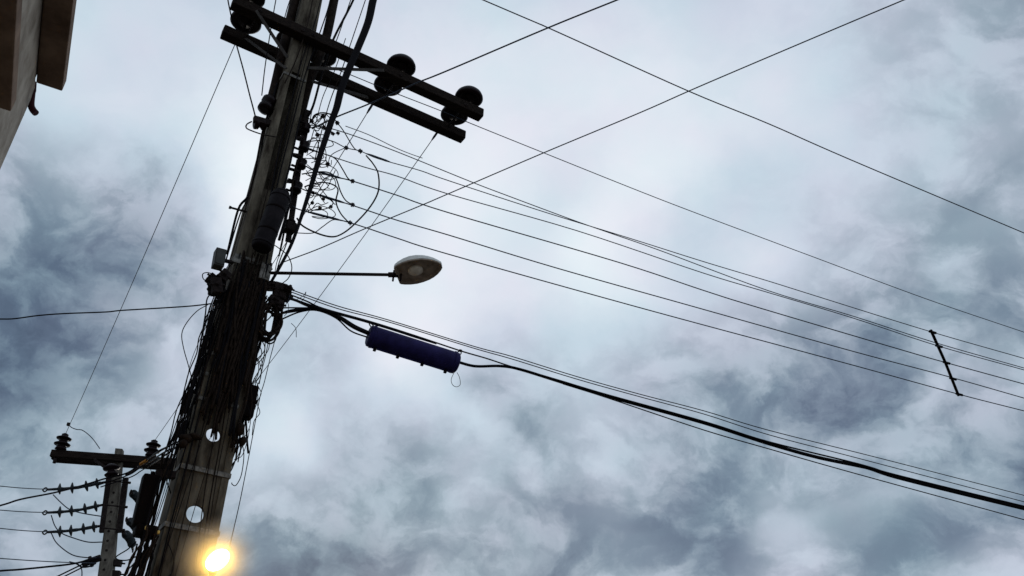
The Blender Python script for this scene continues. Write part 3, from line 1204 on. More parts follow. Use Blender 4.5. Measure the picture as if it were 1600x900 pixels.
lvw = {}
for key, pts, lab, cz in (
        ('A1', [(477, 196), (500, 197), (544, 209), (620, 237), (736, 284), (799, 308), (893, 343), (950, 363), (1033, 392), (1200, 454), (1333, 494), (1460, 535), (1600, 575)],
         'upper low voltage wire that dips across its neighbour right of the pole', 7.1),
        ('A2', [(475, 222), (513, 219), (541, 231), (563, 236), (591, 248), (655, 266), (700, 282), (853, 332), (983, 372), (1100, 409), (1200, 439), (1267, 460), (1450, 517), (1600, 560)],
         'low voltage wire that meets the top of the spreader rod', 7.1),
        ('A3', [(476, 229), (505, 240), (569, 261), (620, 275), (700, 303), (900, 360), (1100, 427), (1200, 457), (1333, 497), (1464, 540), (1600, 578)],
         'low voltage wire second from the top of the spreader rod', 7.05),
        ('A4', [(472, 256), (492, 267), (527, 277), (551, 283), (620, 305), (700, 332), (967, 410), (1100, 454), (1183, 480), (1420, 550), (1476, 566), (1600, 600)],
         'low voltage wire held at the middle of the spreader rod', 7.0),
        ('A5', [(465, 292), (487, 301), (551, 321), (620, 344), (700, 367), (867, 418), (1087, 480), (1333, 549), (1484, 589), (1600, 622)],
         'low voltage wire second from the bottom of the spreader rod', 6.9),
        ('A6', [(456, 322), (473, 329), (547, 348), (620, 372), (700, 397), (997, 480), (1253, 549), (1360, 578), (1498, 616), (1600, 642)],
         'lowest low voltage wire, at the foot of the spreader rod', 6.8)):
    o_, P_ = lv('power_wire', pts, 1.7 if key in ('A1', 'A2', 'A3') else 2.0, lab, cz)
    lvw[key] = (pts, P_)


def on_wire(key, x):
    pts, P = lvw[key]
    for (a, b), A_, B_ in zip(zip(pts, pts[1:]), P, P[1:]):
        if a[0] <= x <= b[0]:
            return A_.lerp(B_, (x - a[0]) / (b[0] - a[0]))
    return P[-2]


# spreader rod holding the five wires apart
s_top, s_mid, s_bot = on_wire('A2', 1455), on_wire('A4', 1477), on_wire('A6', 1497)
spr = thing('spreader_rod', s_top, 'short black spreader rod across the low voltage wires at the right', 'spreader rod')
bm = bmesh.new()
tube(bm, [s_top + Z * .02, s_mid, s_bot - Z * .02], px_size(s_mid, 2.2), 8)
obj('rod', bm, 'blackplastic', spr)
for q_ in (s_top, s_top.lerp(s_mid, .45), s_mid, s_mid.lerp(s_bot, .5), s_bot):
    bm = bmesh.new()
    dd = (lvw['A4'][1][-2] - lvw['A4'][1][-3]).normalized()
    tube(bm, [q_ - dd * .03, q_ + dd * .07], px_size(s_mid, 2.0), 8)
    obj('wire_clip', bm, 'blackplastic', spr)

# high wires
P = span([(755, 0), (860, 45), (1075, 142), (1200, 193), (1330, 250), (1600, 364)], at_h(755, 0, 10.2), 9.9, 8, 16)
cable('power_wire', P, px_size(P[3], .95), 'wire', 'thin wire crossing the top right sky down to the right edge', 'wire', 'high wires across the open sky')
pts = [(500, 96), (513, 103), (548, 117), (582, 131), (624, 148), (691, 174), (731, 191), (850, 239), (1033, 312), (1200, 375), (1267, 400), (1450, 468), (1600, 519)]
P = span(pts, F(500, 96, 7.6), 8.75, 0, 16)
cable('power_wire', P, px_size(P[4], .8), 'wire', 'thin wire passing under the right end of the crossarms to the right edge', 'wire', 'high wires across the open sky')
pts = [(455, 405), (500, 388), (571, 357), (658, 321), (700, 303), (849, 239), (1000, 176), (1100, 132), (1300, 47), (1412, 0)]
P = span(pts, F(455, 405, 7.3), 7.1, .12, 6)
cable('power_wire', P, [px_size(P[1], 1.0), px_size(P[6], 1.0), px_size(P[-2], 1.15)], 'wire',
      'long wire rising from the lamp bracket to the top right edge', 'wire', 'high wires across the open sky')
pts = [(500, 195), (525, 183), (575, 163), (630, 139), (655, 128), (700, 110), (855, 44), (964, 0)]
P = span(pts, F(500, 195, 7.32), 8.9, .1, 5)
cable('power_wire', P, px_size(P[3], 1.35), 'wire', 'wire rising from behind the crossarms between the right insulators', 'wire', 'high wires across the open sky')

# three conductors from the far crossarm down to the slim pole
HVG = 'conductors from the tall pole to the slim pole'
HV = [(FAR_U[0], PIN2[0], 'conductor from the left crossarm end down to the slim pole left insulator'),
      (FAR_U[3], PIN2[1], 'conductor passing behind the tall pole to the slim pole right insulator'),
      (FAR_U[4], PIN2[2], 'conductor from the right crossarm end slanting behind the tall pole')]
for u, B, lab in HV:
    A = PF(u, far_v + .06, FAR_TOP)
    P = [A.lerp(B, t) - Z * (.16 * 4 * t * (1 - t)) for t in (0, .15, .3, .5, .7, .85, 1)]
    cable('power_wire', P, .0050, 'wire', lab, 'wire', HVG)
    if u != FAR_U[0]:
        c = P[0].lerp(P[1], .32)
        d_ = (P[1] - P[0]).normalized()
        bm = bmesh.new()
        tube(bm, [c - d_ * .10, c - d_ * .04, c + d_ * .04, c + d_ * .10], [.008, .015, .015, .008], 8)
        tag(obj('wire_splice', bm, 'wire'), 'small dark splice on the conductor below the %s far insulator' % ('middle' if u == FAR_U[3] else 'right'), 'splice')
B = PIN2[0]
bm = bmesh.new()
c = y2(107, 663, -.1)
box(bm, c, (.05, .05, .06), None, .01)
tag(obj('wire_clamp', bm, 'dark_steel'), 'small clamp on the conductor just above the slim pole left insulator', 'clamp')
cable('jumper_wire', [y2(x, y, -.1) for x, y in ((107, 663), (112, 668), (120, 671), (128, 672), (137, 678), (146, 687), (156, 701))], .008, 'wire',
      'curled jumper wire from the conductor down to the slim pole crossarm', 'wire')
cable('jumper_wire', [F(540, 197, 7.35), F(577, 211, 7.5), F(616, 230, 7.6), F(640, 240, 7.7), F(660, 247, 7.75)], px_size(F(600, 220), .7), 'wire',
      'wavy thin tap wire from the rack to the slanting right conductor', 'wire')
# droppers at the left arm end
cable('dropper_wire', [F(355, -8, 7.25), F(357, 5, 7.3), F(361, 24, 7.4), F(364, 36, 7.45)], px_size(F(360, 10), 1.2), 'rubber', 'short wire dropping onto the left crossarm insulator', 'wire')
cable('dropper_wire', [F(366, 52, 7.62), F(369, 68, 7.6), F(380, 108, 7.5), F(390, 148, 7.35), F(394, 163, 7.28), F(399, 182, 7.24)], px_size(F(380, 100), 1.2), 'rubber',
      'dark dropper wire from the left crossarm end to the side bracket', 'wire')

# wire to the left edge
A = F(325, 475, 7.2)
pts = [(330, 474.5), (300, 478), (257, 481), (190, 485), (165, 487.5), (100, 490), (60, 493), (22, 498), (0, 498.5)]
P = span(pts, A, A.z - .25, 0, 8)
cable('drop_wire', P, px_size(P[2], 1.1), 'rubber', 'lone dark drop wire running left from the tall pole', 'wire')

# ------------------------------------------------------------------ telecom bundle to the right
TG = 'telecom cables running right from the tall pole'


def telc(pts, r_px, lab, off=0.0, m='rubber', ext=14, name='telecom_cable'):
    P = [_tel_plane(x, y, off) for x, y in pts]
    if ext:
        P.append(P[-1] + (P[-1] - P[-2]).normalized() * ext)
    r_ = [px_size(P[0], q_ / 2) for q_ in r_px] if isinstance(r_px, (list, tuple)) else px_size(P[0], r_px / 2)
    return cable(name, P, r_, m, lab, 'cable', TG, sides=8)


telc([(448, 451), (456, 453), (527, 478), (607, 500), (740, 541), (800, 557), (900, 588), (1000, 616), (1100, 642), (1200, 672), (1375, 716), (1600, 774)], 1.7,
     'topmost thin cable of the telecom bundle')
telc([(448, 455), (457, 457), (527, 482), (607, 503), (740, 544), (800, 561), (900, 592), (1000, 620), (1100, 647), (1200, 679), (1337, 715), (1600, 784)], 1.7,
     'second thin cable of the telecom bundle, close under the topmost', .02)
telc([(448, 459), (455, 461), (480, 471), (505, 482), (580, 503), (650, 525), (719, 548), (760, 560), (800, 573), (875, 595)], [2.2, 2.6, 2.8, 2.4, 2.4],
     'messenger strand carrying the navy closure', .0, ext=0)
telc([(448, 463), (473, 473), (505, 484), (560, 499), (607, 513), (650, 527), (682, 537)], [2.6, 4.6, 4.0, 3.6, 3.0], 'thick black cable end lashed along the strand above the closure', .03, ext=0)
telc([(717, 566), (735, 571), (750, 572.5), (782, 572), (812, 577), (875, 596.5), (950, 619.5), (1100, 661), (1200, 693), (1275, 714), (1340, 727.5), (1360, 732), (1400, 745), (1500, 770), (1600, 794)],
     [4.6, 4.6, 5.0, 5.8, 6.8, 8.0, 9.2], 'thickest black telecom cable leaving the right end of the closure', .01)
telc([(790, 571), (812, 576), (875, 594.5), (950, 617), (1100, 658.5), (1200, 690), (1340, 724.5), (1400, 742), (1600, 791)],
     [1.6, 2.2, 2.6, 3, 3], 'lashed strand riding on top of the thickest telecom cable', .04)
telc([(880, 600), (950, 622), (1100, 672), (1200, 701), (1337, 740), (1600, 812)], 1.9, 'lowest thin cable of the telecom bundle', -.03)
for pts, r_, lab in (([(432, 500), (444, 488), (468, 483), (492, 482), (508, 487), (529, 496), (552, 511), (577, 522)], [3, 4, 5, 6], 'thick cable curving from the pole into the left end of the closure'),
                     ([(425, 482), (444, 481), (470, 481), (492, 482), (520, 489)], 2.4, 'upper thin cable joining the bend left of the closure'),
                     ([(430, 492), (450, 488), (473, 485), (500, 484), (530, 494), (555, 509), (577, 519)], 3.2, 'middle cable joining the bend left of the closure'),
                     ([(428, 505), (440, 499), (468, 487.5), (495, 485), (525, 497), (548, 517), (574, 527)], 2.6, 'lower cable of the bend entering the closure end'),
                     ([(448, 466), (462, 470), (480, 478), (500, 484), (522, 489)], 3.0, 'short cable slanting from the anchor clamps into the bend')):
    telc(pts, r_, lab, random.uniform(-.03, .05), ext=0)
for pts in ([(440, 460), (452, 463), (462, 468), (474, 462), (478, 456), (475, 466), (468, 474)], [(448, 470), (451, 478), (449, 488), (444, 494)],
            [(450, 456), (452, 463), (449, 472), (443, 480)], [(455, 505), (462, 513), (463, 527)]):
    telc(pts, 1.0, 'thin stray tie wire at the anchor clamps right of the tall pole', .05, 'wire', 0, 'tie_wire')

# ------------------------------------------------------------------ jumper loops at the rack
JG = 'jumper loops at the low voltage rack'
JUMP = [([(464, 341), (473, 353), (497, 365), (519, 370), (535, 365), (553, 351), (577, 325), (591, 299), (591, 272), (583, 256), (572, 243)], 2.7, 'largest round jumper loop bulging right of the rack'),
        ([(476, 292), (484, 289), (503, 285), (519, 288), (528, 296), (525, 315), (532, 333), (545, 348)], 2.4, 'hooked jumper dropping to the lowest low voltage wire'),
        ([(472, 272), (492, 269), (511, 269), (524, 277), (532, 299), (540, 313), (551, 320)], 2.2, 'arched jumper dropping to the second lowest low voltage wire'),
        ([(480, 233), (508, 241), (524, 248), (535, 264), (544, 279), (551, 283)], 2.2, 'sloping jumper ending at the middle low voltage wire clamp'),
        ([(487, 189), (491, 180), (503, 176), (516, 179), (527, 192), (537, 205), (553, 231), (563, 236)], 1.8, 'topmost jumper arching over the rack connectors'),
        ([(463, 364), (489, 364), (503, 355), (519, 344), (531, 344)], 1.6, 'lowest slack jumper under the rack'),
        ([(473, 328), (500, 328), (516, 323), (520, 315), (508, 309), (487, 299)], 1.8, 'small closed jumper loop low in the rack'),
        ([(478, 272), (492, 281), (503, 297), (513, 309), (524, 320)], 1.4, 'straight slanting jumper low in the rack'),
        ([(512, 262), (517, 243), (537, 232), (541, 231)], 1.4, 'short jumper rising to the clamp on the second wire'),
        ([(508, 245), (512, 256), (517, 258), (518, 250)], 1.2, 'tiny hooked jumper end in the rack'),
        ([(498, 298), (511, 293), (519, 277), (524, 266)], 1.4, 'short curved jumper between the hooked ones')]
for k, (pts, w_, lab) in enumerate(JUMP):
    P = [F(x, y, 7.2 - .05 * math.sin(i * 1.1 + k) - .01 * k) for i, (x, y) in enumerate(pts)]
    cable('jumper_cable', P, px_size(P[0], w_ / 2), 'rubber', lab, 'cable', JG)
for k in range(9):      # looser loops of thin tail wire in the rack
    x0, y0 = random.uniform(474, 490), random.uniform(215, 335)
    w_, h_ = random.uniform(16, 52), random.uniform(10, 34)
    pts = [(x0, y0), (x0 + w_ * .45, y0 - h_ * random.uniform(.3, .6)), (x0 + w_ * .9, y0 - h_ * .2), (x0 + w_, y0 + h_ * .35), (x0 + w_ * random.uniform(.5, .8), y0 + h_ * .6), (x0 + w_ * random.uniform(.1, .4), y0 + h_ * .45)]
    P = [F(x, y, 7.22 + random.uniform(-.05, .05)) for x, y in pts]
    cable('jumper_cable', P, px_size(P[0], .7), 'rubber', 'thin looped tail wire hanging in the low voltage rack', 'cable', 'thin looped tails in the rack', 5, 5)
# little bundle of jumper ends high on the rack
for k in range(17):
    x0, y0 = (random.uniform(478, 492), random.uniform(184, 205)) if k < 9 else (random.uniform(472, 484), random.uniform(240, 325))
    pts = [(x0, y0)]
    for j in range(4):
        x0 += random.uniform(4, 11)
        y0 += random.uniform(-13, 12)
        pts.append((x0, min(max(y0, 178), 228) if k < 9 else y0))
    P = [F(x, y, random.uniform(7.15, 7.35)) for x, y in pts]
    cable('jumper_cable', P, px_size(P[0], .75), 'rubber', 'thin tangled jumper end %s the rack' % ('high on' if k < 9 else 'at the lower half of'), 'cable', 'tangled jumper ends %s the rack' % ('high on' if k < 9 else 'low on'), 4, 5)
for k, (x, y) in enumerate([(505, 181), (527, 192), (496, 211), (487, 189), (507, 200), (541, 231), (563, 236), (512, 256), (551, 283), (551, 320), (547, 348), (505, 311),
                            (488, 317), (500, 325), (517, 323), (489, 301), (520, 209), (528, 208)]):
    c = F(x, y, 7.2)
    bm = bmesh.new()
    s_ = px_size(c, 5.2 if k < 11 else 4.4)
    ax_ = (e * .95 - Z * random.uniform(-.4, .5)).normalized()
    az_ = n.cross(ax_)
    box(bm, c, (s_ * 1.25, s_ * .8, s_ * .75), (ax_, n, az_), s_ * .15)
    tube(bm, [c - az_ * s_ * .8, c + az_ * s_ * .9], s_ * .2, 6)
    tag(obj('wire_clamp', bm, 'dark_steel'), 'small dark clamp joining a jumper to a low voltage wire', 'clamp', 'clamps at the low voltage rack')
# grey dead-end grips on the wires
for key, x0, x1 in (('A2', 572, 610), ('A5', 492, 540), ('A6', 478, 535), ('A4', 496, 535)):
    a, b = on_wire(key, x0), on_wire(key, x1)
    bm = bmesh.new()
    tube(bm, [a, a.lerp(b, .2), a.lerp(b, .8), b], [.006, .013, .013, .006], 6)
    tag(obj('wire_grip', bm, 'wire'), 'dark wrapped dead-end grip on a low voltage wire beside the rack', 'wire grip', 'dead-end grips beside the rack')

# ------------------------------------------------------------------ risers and cables up the pole
cable('riser_cable', [F(x, y, 6.93) for x, y in ((592, -30), (583, 0), (575, 35), (558, 78), (545, 108), (533, 140), (526, 168), (517, 192), (500, 243), (487, 288), (471, 338), (456, 380), (440, 412), (424, 440))],
      [px_size(F(530, 140, 6.93), q_ / 2) for q_ in (13, 13, 12, 11.5, 11, 9.5, 7.5, 5, 4.5, 4)], 'rubber', 'thickest black riser cable sweeping in front of the crossarms', 'cable', None, 6, 10)
cable('riser_cable', [F(x, y, 7.34) for x, y in ((470, -30), (461, 0), (446, 62), (431, 130), (421, 168))], px_size(F(440, 80), 7.6), 'rubber_b',
      'thick dark riser pipe left of the tall pole top', 'cable', None, 6, 10)
cable('riser_cable', [F(x, y, 7.36) for x, y in ((528, -30), (522, 0), (511, 53), (498, 92), (483, 128), (471, 172), (462, 210))], px_size(F(500, 80), 7.4), 'rubber_b',
      'thick dark riser pipe right of the tall pole top', 'cable', None, 6, 10)
UP = [([(560, -30), (552, 0), (522, 59), (507, 100), (491, 160), (482, 181)], 3.6, 7.25), ([(578, -20), (571, 0), (547, 71), (532, 115), (515, 160), (500, 215), (492, 250)], 1.6, 7.2),
      ([(556, -20), (548, 0), (527, 60), (512, 96), (500, 130)], 1.6, 7.3), ([(437, -20), (431, 0), (416, 91), (409, 149)], 1.8, 7.25),
      ([(458, -20), (453, 0), (446, 23), (430, 90)], 1.6, 7.2), ([(492, -20), (488, 2), (480, 40), (463, 92), (445, 130)], 2.0, 7.08),
      ([(505, -20), (500, 4), (489, 45), (470, 100), (450, 180), (435, 240), (418, 330)], 1.8, 7.12), ([(520, -20), (512, 15), (496, 62), (476, 120), (458, 190), (440, 260), (424, 330)], 2.0, 7.13),
      ([(477, 60), (462, 130), (447, 185), (430, 255), (410, 330), (398, 400)], 1.6, 7.13), ([(484, 70), (470, 125), (454, 190), (441, 240), (425, 300)], 1.4, 7.13),
      ([(433, 130), (424, 165), (411, 203), (397, 275), (387, 307), (372, 328), (355, 397)], 3.6, 7.28), ([(437, 130), (428, 165), (414, 203), (401, 275), (390, 307), (375, 335), (352, 410)], 2.2, 7.3),
      ([(413, 203), (402, 250), (388, 310), (378, 345), (362, 400), (356, 425)], 1.6, 7.25), ([(405, 260), (395, 305), (383, 350), (372, 395)], 1.4, 7.2),
      ([(482, 180), (478, 215), (468, 258), (456, 300), (447, 345), (436, 400)], 2.6, 7.3), ([(488, 170), (480, 210), (473, 245), (460, 300), (450, 350)], 1.6, 7.35),
      ([(470, 180), (460, 225), (450, 270), (438, 310), (430, 350)], 3.0, 7.14), ([(452, 368), (446, 385), (438, 405), (430, 430)], 2.0, 7.2),
      ([(445, 362), (439, 390), (432, 412), (428, 436)], 1.4, 7.25), ([(424, 380), (436, 388), (450, 400), (456, 418), (451, 434), (441, 443)], 1.6, 7.15),
      ([(432, 330), (422, 380), (416, 410), (410, 440)], 3.0, 7.1), ([(456, 300), (449, 330), (443, 352), (436, 375)], 5.0, 7.2),
      ([(465, 250), (458, 280), (455, 310), (448, 335)], 4.0, 7.22), ([(540, 60), (523, 110), (505, 150), (494, 190), (480, 240)], 1.4, 7.3)]
for pts, w_, c_ in UP:
    P = [F(x, y, c_) for x, y in pts]
    cable('pole_cable', P, px_size(P[1], w_ / 2), random.choice(['rubber', 'rubber_b']), 'thin dark cable running up the tall pole to its top', 'cable', 'cables running up the tall pole')


def wob(u0, z0, u1, z1, v, amp, nn=7, bow=0.0):
    P = []
    for k in range(nn):
        t = k / (nn - 1)
        P.append(PF(u0 + (u1 - u0) * t + random.gauss(0, amp) + bow * 4 * t * (1 - t), v + random.gauss(0, amp * .7), z0 + (z1 - z0) * t + random.gauss(0, .01)))
    return P


# dense cables lashed over the front face
for k in range(72):
    u0 = UC + random.uniform(-.17, .17)
    z0 = random.uniform(5.75, 6.15)
    z1 = random.uniform(2.4, 3.2) if k % 9 == 0 else random.uniform(4.3, 5.4)
    u1 = UC + random.uniform(-.16, .16) if z1 > 4 else UC + random.choice([random.uniform(-.19, -.08), random.uniform(-.19, -.08), random.uniform(.09, .15)])
    v = VF - random.uniform(.018, .075)
    cable('pole_cable', wob(u0, z0, u1, z1, v, .0045, 8), random.uniform(.006, .013) if z1 > 4 else random.uniform(.003, .006), random.choice(['rubber', 'rubber_b', 'rubber_b']),
          'dark cable lashed down the front face of the tall pole', 'cable', 'cables lashed over the front of the tall pole', 3, 5)
# loose cables fanning down the left edge
for k in range(30):
    z0 = random.uniform(5.5, 5.95)
    t = random.random()
    u0 = UC - pw(5.7) / 2 - random.uniform(-.02, .06)
    z1 = 2.3 if k % 5 == 0 else random.uniform(3.9, 4.7)
    u1 = UC - pw(z1) / 2 - (random.uniform(.05, .16) if z1 < 3 else random.uniform(.0, .13))
    cable('pole_cable', wob(u0, z0, u1, z1, random.uniform(7.1, 7.42), .010, 8), random.uniform(.003, .0065), random.choice(['rubber', 'rubber', 'rubber_b']),
          'slack black cable hanging down the left edge of the tall pole', 'cable', 'slack cables down the left edge of the tall pole', 3, 5)
# cables in the gap below the upright closure
for k in range(28):
    u0 = UC - pw(4) / 2 - random.uniform(.02, .15)
    z0 = random.uniform(3.9, 4.15) if k % 6 == 0 else random.uniform(3.45, 3.6)
    cable('pole_cable', wob(u0, z0, u0 + random.uniform(-.10, .04) - .03, random.uniform(2.3, 3.2), random.uniform(7.05, 7.42), .016, 6), random.uniform(.003, .009), random.choice(['rubber', 'rubber_b']),
          'dark cable in the crowded bundle under the upright closure', 'cable', 'crowded cables under the upright closure', 3, 5)
# right edge bundle
for k in range(26):
    z0 = random.uniform(5.2, 5.75)
    z1 = random.uniform(4.15, 4.8)
    u0 = UC + pw(z0) / 2 + random.uniform(-.02, .05)
    u1 = UC + pw(z1) / 2 + random.uniform(-.03, .05)
    cable('pole_cable', wob(u0, z0, u1, z1, random.uniform(7.1, 7.4), .013, 7, random.uniform(-.01, .02)), random.uniform(.004, .012), random.choice(['rubber', 'rubber_b']),
          'tangled dark cable along the right edge of the tall pole', 'cable', 'tangled cables down the right edge of the tall pole', 3, 5)
# slack coil, right
cc = F(424, 503, 7.12)
for k in range(12):
    P = []
    ru, rz = random.uniform(.06, .10), random.uniform(.11, .22)
    ou, oz = random.uniform(-.05, .0), random.uniform(-.03, .03)
    a0 = random.uniform(0, 6)
    for j in range(13):
        a = a0 + j / 12 * 2 * math.pi * 1.02
        P.append(cc + e * (ou + math.cos(a) * ru) + Z * (oz + math.sin(a) * rz) + n * random.uniform(-.04, .05))
    cable('slack_coil', P, random.uniform(.006, .011), 'rubber_b', 'brown slack coil of cable bulging at the right of the tall pole', 'cable', 'slack coils right of the tall pole', 3, 5)
# knot of cable at the left anchor
cc = F(338, 446, 7.12)
for k in range(10):
    P = []
    for j in range(8):
        a = random.uniform(0, 6.28)
        P.append(cc + e * math.cos(a) * random.uniform(.01, .08) + Z * math.sin(a) * random.uniform(.02, .13) + n * random.uniform(-.06, .06))
    cable('slack_coil', P, random.uniform(.006, .011), 'rubber', 'knotted black slack cable at the left anchor of the tall pole', 'cable', 'knotted slack at the left anchor', 3, 5)
# slack loops standing off both edges of the pole
for k in range(22):
    lf = k % 2
    z0 = random.uniform(4.5, 5.8)
    hh = random.uniform(.25, .7)
    sg = -1 if lf else 1
    u0 = UC + sg * pw(z0) / 2
    out_ = random.uniform(.03, .12)
    v0 = random.uniform(7.1, 7.35)
    P = [PF(u0 - sg * .02, v0, z0), PF(u0 + sg * out_ * .7, v0 - .02, z0 - hh * .2), PF(u0 + sg * out_, v0 - random.uniform(0, .05), z0 - hh * .5),
         PF(u0 + sg * out_ * random.uniform(.3, .7), v0, z0 - hh * .8), PF(u0 + sg * random.uniform(-.02, .05), v0, z0 - hh)]
    cable('slack_coil', P, random.uniform(.003, .006), 'rubber', 'thin slack loop of cable standing off the %s edge of the tall pole' % ('left' if lf else 'right'), 'cable',
          'thin slack loops on the %s edge' % ('left' if lf else 'right'), 4, 5)
# individually traced strays
STRAY = [([(325, 476), (308, 486), (292, 504), (284, 522), (287, 545), (294, 570), (299, 592), (296, 612)], 1.5, 7.1, 'stray cable bowing out left of the tall pole'),
         ([(322, 510), (306, 545), (297, 570), (293, 590), (291, 600)], 1.0, 7.1, 'thin stray cable beside the bowed one on the left'),
         ([(335, 436), (327, 440), (318, 436), (317, 428), (325, 426), (332, 430), (326, 440), (326, 450), (331, 458)], 1.6, 7.1, 'small cable loop sticking out at the left anchor'),
         ([(336, 454), (324, 466), (321, 490), (316, 520), (309, 560), (301, 600), (290, 640), (279, 690)], 2.2, 7.1, 'traced outer cable of the left bundle'),
         ([(430, 500), (432, 520), (429, 533), (421, 537), (412, 532)], 2.6, 7.12, 'short thick loop under the right anchor clamps'),
         ([(420, 530), (414, 560), (410, 575), (405, 600)], 1.4, 7.15, 'short stray cable below the thick loop'),
         ([(430, 530), (422, 560), (413, 597), (406, 621), (395, 680), (376, 778), (361, 844), (352, 885)], 1.3, 7.2, 'long thin straight wire hanging off the right of the tall pole'),
         ([(398, 590), (404, 605), (408, 615), (402, 630), (406, 645), (397, 658), (394, 680)], 1.3, 7.2, 'kinked stray wire right of the small closure box'),
         ([(408, 560), (410, 575), (405, 590), (399, 600), (403, 620), (398, 640)], 1.3, 7.25, 'looping stray wire above the small closure box'),
         ([(384, 655), (386, 690), (388, 708), (387, 700)], 3.4, 7.2, 'stiff dark cable stub under the small closure box'),
         ([(378, 690), (381, 712), (377, 742), (369, 758), (363, 757), (362, 754)], 1.5, 7.2, 'hooked wire end below the right bundle'),
         ([(373, 690), (376, 706), (370, 718), (362, 726), (358, 742)], 1.3, 7.2, 'small loose loop below the right bundle'),
         ([(390, 670), (386, 690), (378, 712), (366, 718)], 1.2, 7.22, 'thin loose wire arching under the small closure box'),
         ([(213, 846), (200, 858), (187, 866), (181, 871), (186, 875), (200, 875), (216, 868), (228, 862)], 2.0, 7.2, 'cable hooking out left under the upright closure'),
         ([(262, 848), (268, 862), (272, 880), (268, 896), (255, 905)], 1.4, 7.08, 'loose cable loop across the pole foot, left of the lamp'),
         ([(228, 716), (231, 724), (235, 733), (238, 741)], .9, 7.2, 'hair-thin wire above the upright closure')]
for pts, w_, c_, lab in STRAY:
    P = [F(x, y, c_ + .02 * math.sin(i)) for i, (x, y) in enumerate(pts)]
    cable('stray_cable', P, px_size(P[0], w_ / 2), 'rubber', lab, 'cable', 'stray cables around the tall pole', 5, 5)
# lump of sealed joints on the left of the pole
for (x, y, w_, h_) in ((290, 685, 22, 14), (286, 693, 14, 16), (304, 682, 22, 10), (375, 672, 14, 22), (379, 690, 10, 18)):
    c = F(x, y, 7.12)
    bm = bmesh.new()
    t_ = bmesh.new()
    bmesh.ops.create_icosphere(t_, subdivisions=2, radius=1)
    for f in t_.faces:
        f.smooth = True
    for v in t_.verts:
        s_ = 1 + random.uniform(-.15, .15)
        v.co = Vector((v.co.x * px_size(c, w_ / 2) * s_, v.co.y * .05, v.co.z * px_size(c, h_ / 2) * s_))
    merge(bm, t_, Matrix.Translation(c) @ Matrix((e, n, Z)).transposed().to_4x4())
    tag(obj('cable_joint', bm, 'rubber_b'), 'lumpy black taped cable joint on the %s edge of the tall pole' % ('left' if x < 340 else 'right'), 'cable joint',
        'taped joints on the %s edge' % ('left' if x < 340 else 'right'))

# ------------------------------------------------------------------ wires of the slim pole
SG = 'wires running left from the slim pole'
for (y0, y1, x1, lab) in ((759.5, 764.5, 83, 'thin wire to the topmost left strain insulator'), (797, 800.5, 83, 'thin wire to the middle left strain insulator'),
                          (825.5, 831, 83, 'thin wire to the lowest left strain insulator'), (872.5, 880, 150, 'thin lower wire to the slim pole clamp')):
    a, b = y2(x1, y1, -.36), at_y(0, y0, 13.6)
    P = [a, a.lerp(b, .33) - Z * .01, a.lerp(b, .66) - Z * .01, b, b + (b - a) * 3]
    cable('power_wire', P, .0075, 'wire', lab, 'wire', SG)
P = [at_y(-90, 812, 13.0)] + [y2(x, y, -1.6 + min(x, 150) * .008) for x, y in ((0, 790), (33, 780), (84, 770), (127, 759), (167, 747))] + \
    [y2(x, y, -.36 - max(0, x - 196) * .014) for x, y in ((196, 740), (213, 730), (229, 719))] + [F(244, 708, 7.6), F(260, 699, 7.3), F(272, 693, 7.15), F(284, 688, 7.1)]
cable('telecom_cable', P, [.014, .014, .014, .014, .011, .008, .006], 'rubber', 'black cable sagging from the left edge past the slim pole to the tall pole', 'cable')
for dx, dy, lab in ((3, 3, 'black cable lying just below the sagging one at the slim pole'), (7, 6, 'lowest of the black cables crossing the slim pole arm')):
    P = [y2(150 + dx, 755 + dy, -.4)] + [y2(x + dx, y + dy, -.36 - (x - 196) * .012) for x, y in ((196, 740), (213, 730), (226, 722))] + [F(250 + dx, 706 + dy, 7.4), F(276, 698, 7.2)]
    cable('telecom_cable', P, [.010, .010, .009, .006], 'rubber', lab, 'cable', 'paired cables at the slim pole')
bm = bmesh.new()
a, b = y2(219, 725.5, -.75), y2(229, 719.5, -.85)
tube(bm, [a, b], .026, 8)
tag(obj('cable_sleeve', bm, 'orange'), 'short orange sleeve on the cable crossing the slim pole arm', 'sleeve')
for pts, lab in (([(83, 773), (96, 786), (109, 796), (129, 802), (160, 807)], 'upper slack jumper under the topmost left strain insulator'),
                 ([(80, 805), (86, 822), (96, 833), (116, 841), (138, 847), (160, 847)], 'middle slack jumper looping below the left strain insulators'),
                 ([(80, 833), (89, 849), (111, 866), (133, 871), (158, 871)], 'lowest slack jumper drooping left of the slim pole'),
                 ([(120, 880), (127, 888), (128, 900), (126, 915)], 'short tail hanging under the slim pole clamp')):
    cable('jumper_wire', [y2(x, y, -.3) for x, y in pts], .0095, 'wire', lab, 'wire', 'jumpers left of the slim pole')
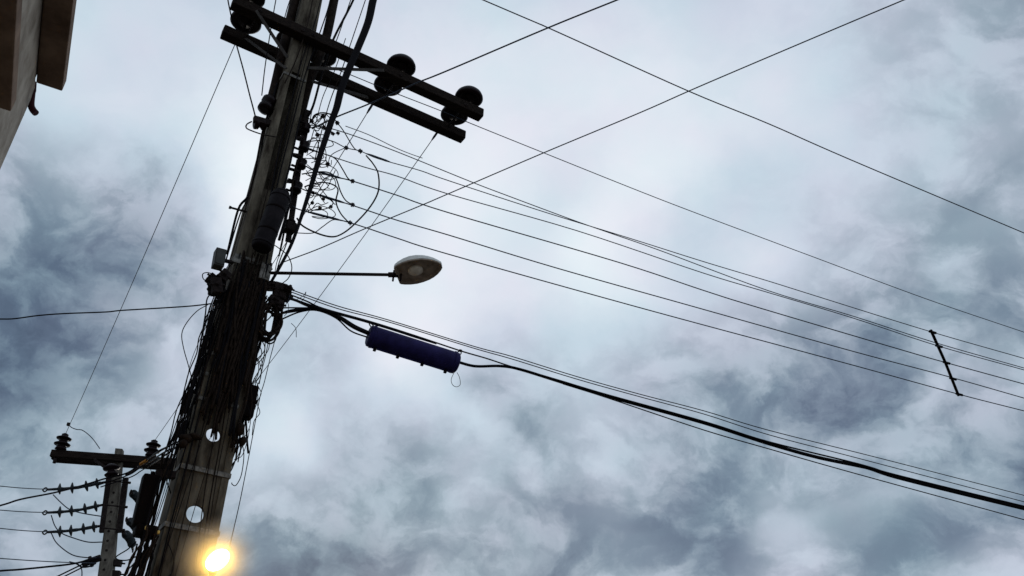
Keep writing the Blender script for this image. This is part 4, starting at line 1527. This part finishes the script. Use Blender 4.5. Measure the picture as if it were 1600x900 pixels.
for pts, w_, lab in (([(-80, 900), (0, 892), (29, 890), (70, 886), (113, 881), (147, 873), (156, 871)], .015, 'twisted black service cable to the slim pole from the left edge'),
                     ([(60, 915), (91, 900), (124, 884), (144, 875), (156, 872)], .012, 'black service cable rising steeply to the slim pole clamp'),
                     ([(68, 917), (100, 901), (130, 886), (150, 877)], .011, 'second steep service cable beside the first at the slim pole'),
                     ([(108, 878), (120, 881), (128, 886), (140, 885), (150, 880)], .013, 'short looped service cable at the slim pole clamp')):
    cable('service_cable', [y2(x, y, -.3 - (156 - x) * .004) for x, y in pts], w_, 'rubber', lab, 'cable', 'service cables at the slim pole')
bm = bmesh.new()
beam(bm, y2(128, 882, -.3), y2(158, 871, -.25), .08, .10, ya2, .02)
tube(bm, [y2(140, 870, -.3), y2(144, 885, -.3)], .03, 8)
tag(obj('cable_clamp', bm, 'dark_steel'), 'dark cable clamp gripping service cables at the slim pole', 'clamp')

# ------------------------------------------------------------------ scattering sphere added round the lit lamp to imitate lens bloom
mv = bpy.data.materials.new('lamp_bloom_volume')
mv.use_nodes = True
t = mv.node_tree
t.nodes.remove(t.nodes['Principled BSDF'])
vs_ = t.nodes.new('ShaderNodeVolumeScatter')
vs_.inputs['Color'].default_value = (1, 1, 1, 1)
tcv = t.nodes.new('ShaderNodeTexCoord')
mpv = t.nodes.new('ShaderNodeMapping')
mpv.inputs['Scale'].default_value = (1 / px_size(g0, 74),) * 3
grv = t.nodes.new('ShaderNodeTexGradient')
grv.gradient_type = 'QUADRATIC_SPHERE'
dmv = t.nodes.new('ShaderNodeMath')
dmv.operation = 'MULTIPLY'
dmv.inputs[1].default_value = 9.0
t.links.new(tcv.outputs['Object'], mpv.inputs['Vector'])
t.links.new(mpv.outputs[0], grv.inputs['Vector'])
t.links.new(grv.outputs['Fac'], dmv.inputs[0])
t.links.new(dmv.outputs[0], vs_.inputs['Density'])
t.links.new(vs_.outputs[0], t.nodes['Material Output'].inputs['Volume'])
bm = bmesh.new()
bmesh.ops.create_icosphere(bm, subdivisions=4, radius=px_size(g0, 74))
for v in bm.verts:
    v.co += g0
tag(obj('bloom_halo', bm, mv, origin=g0), kind='stuff')
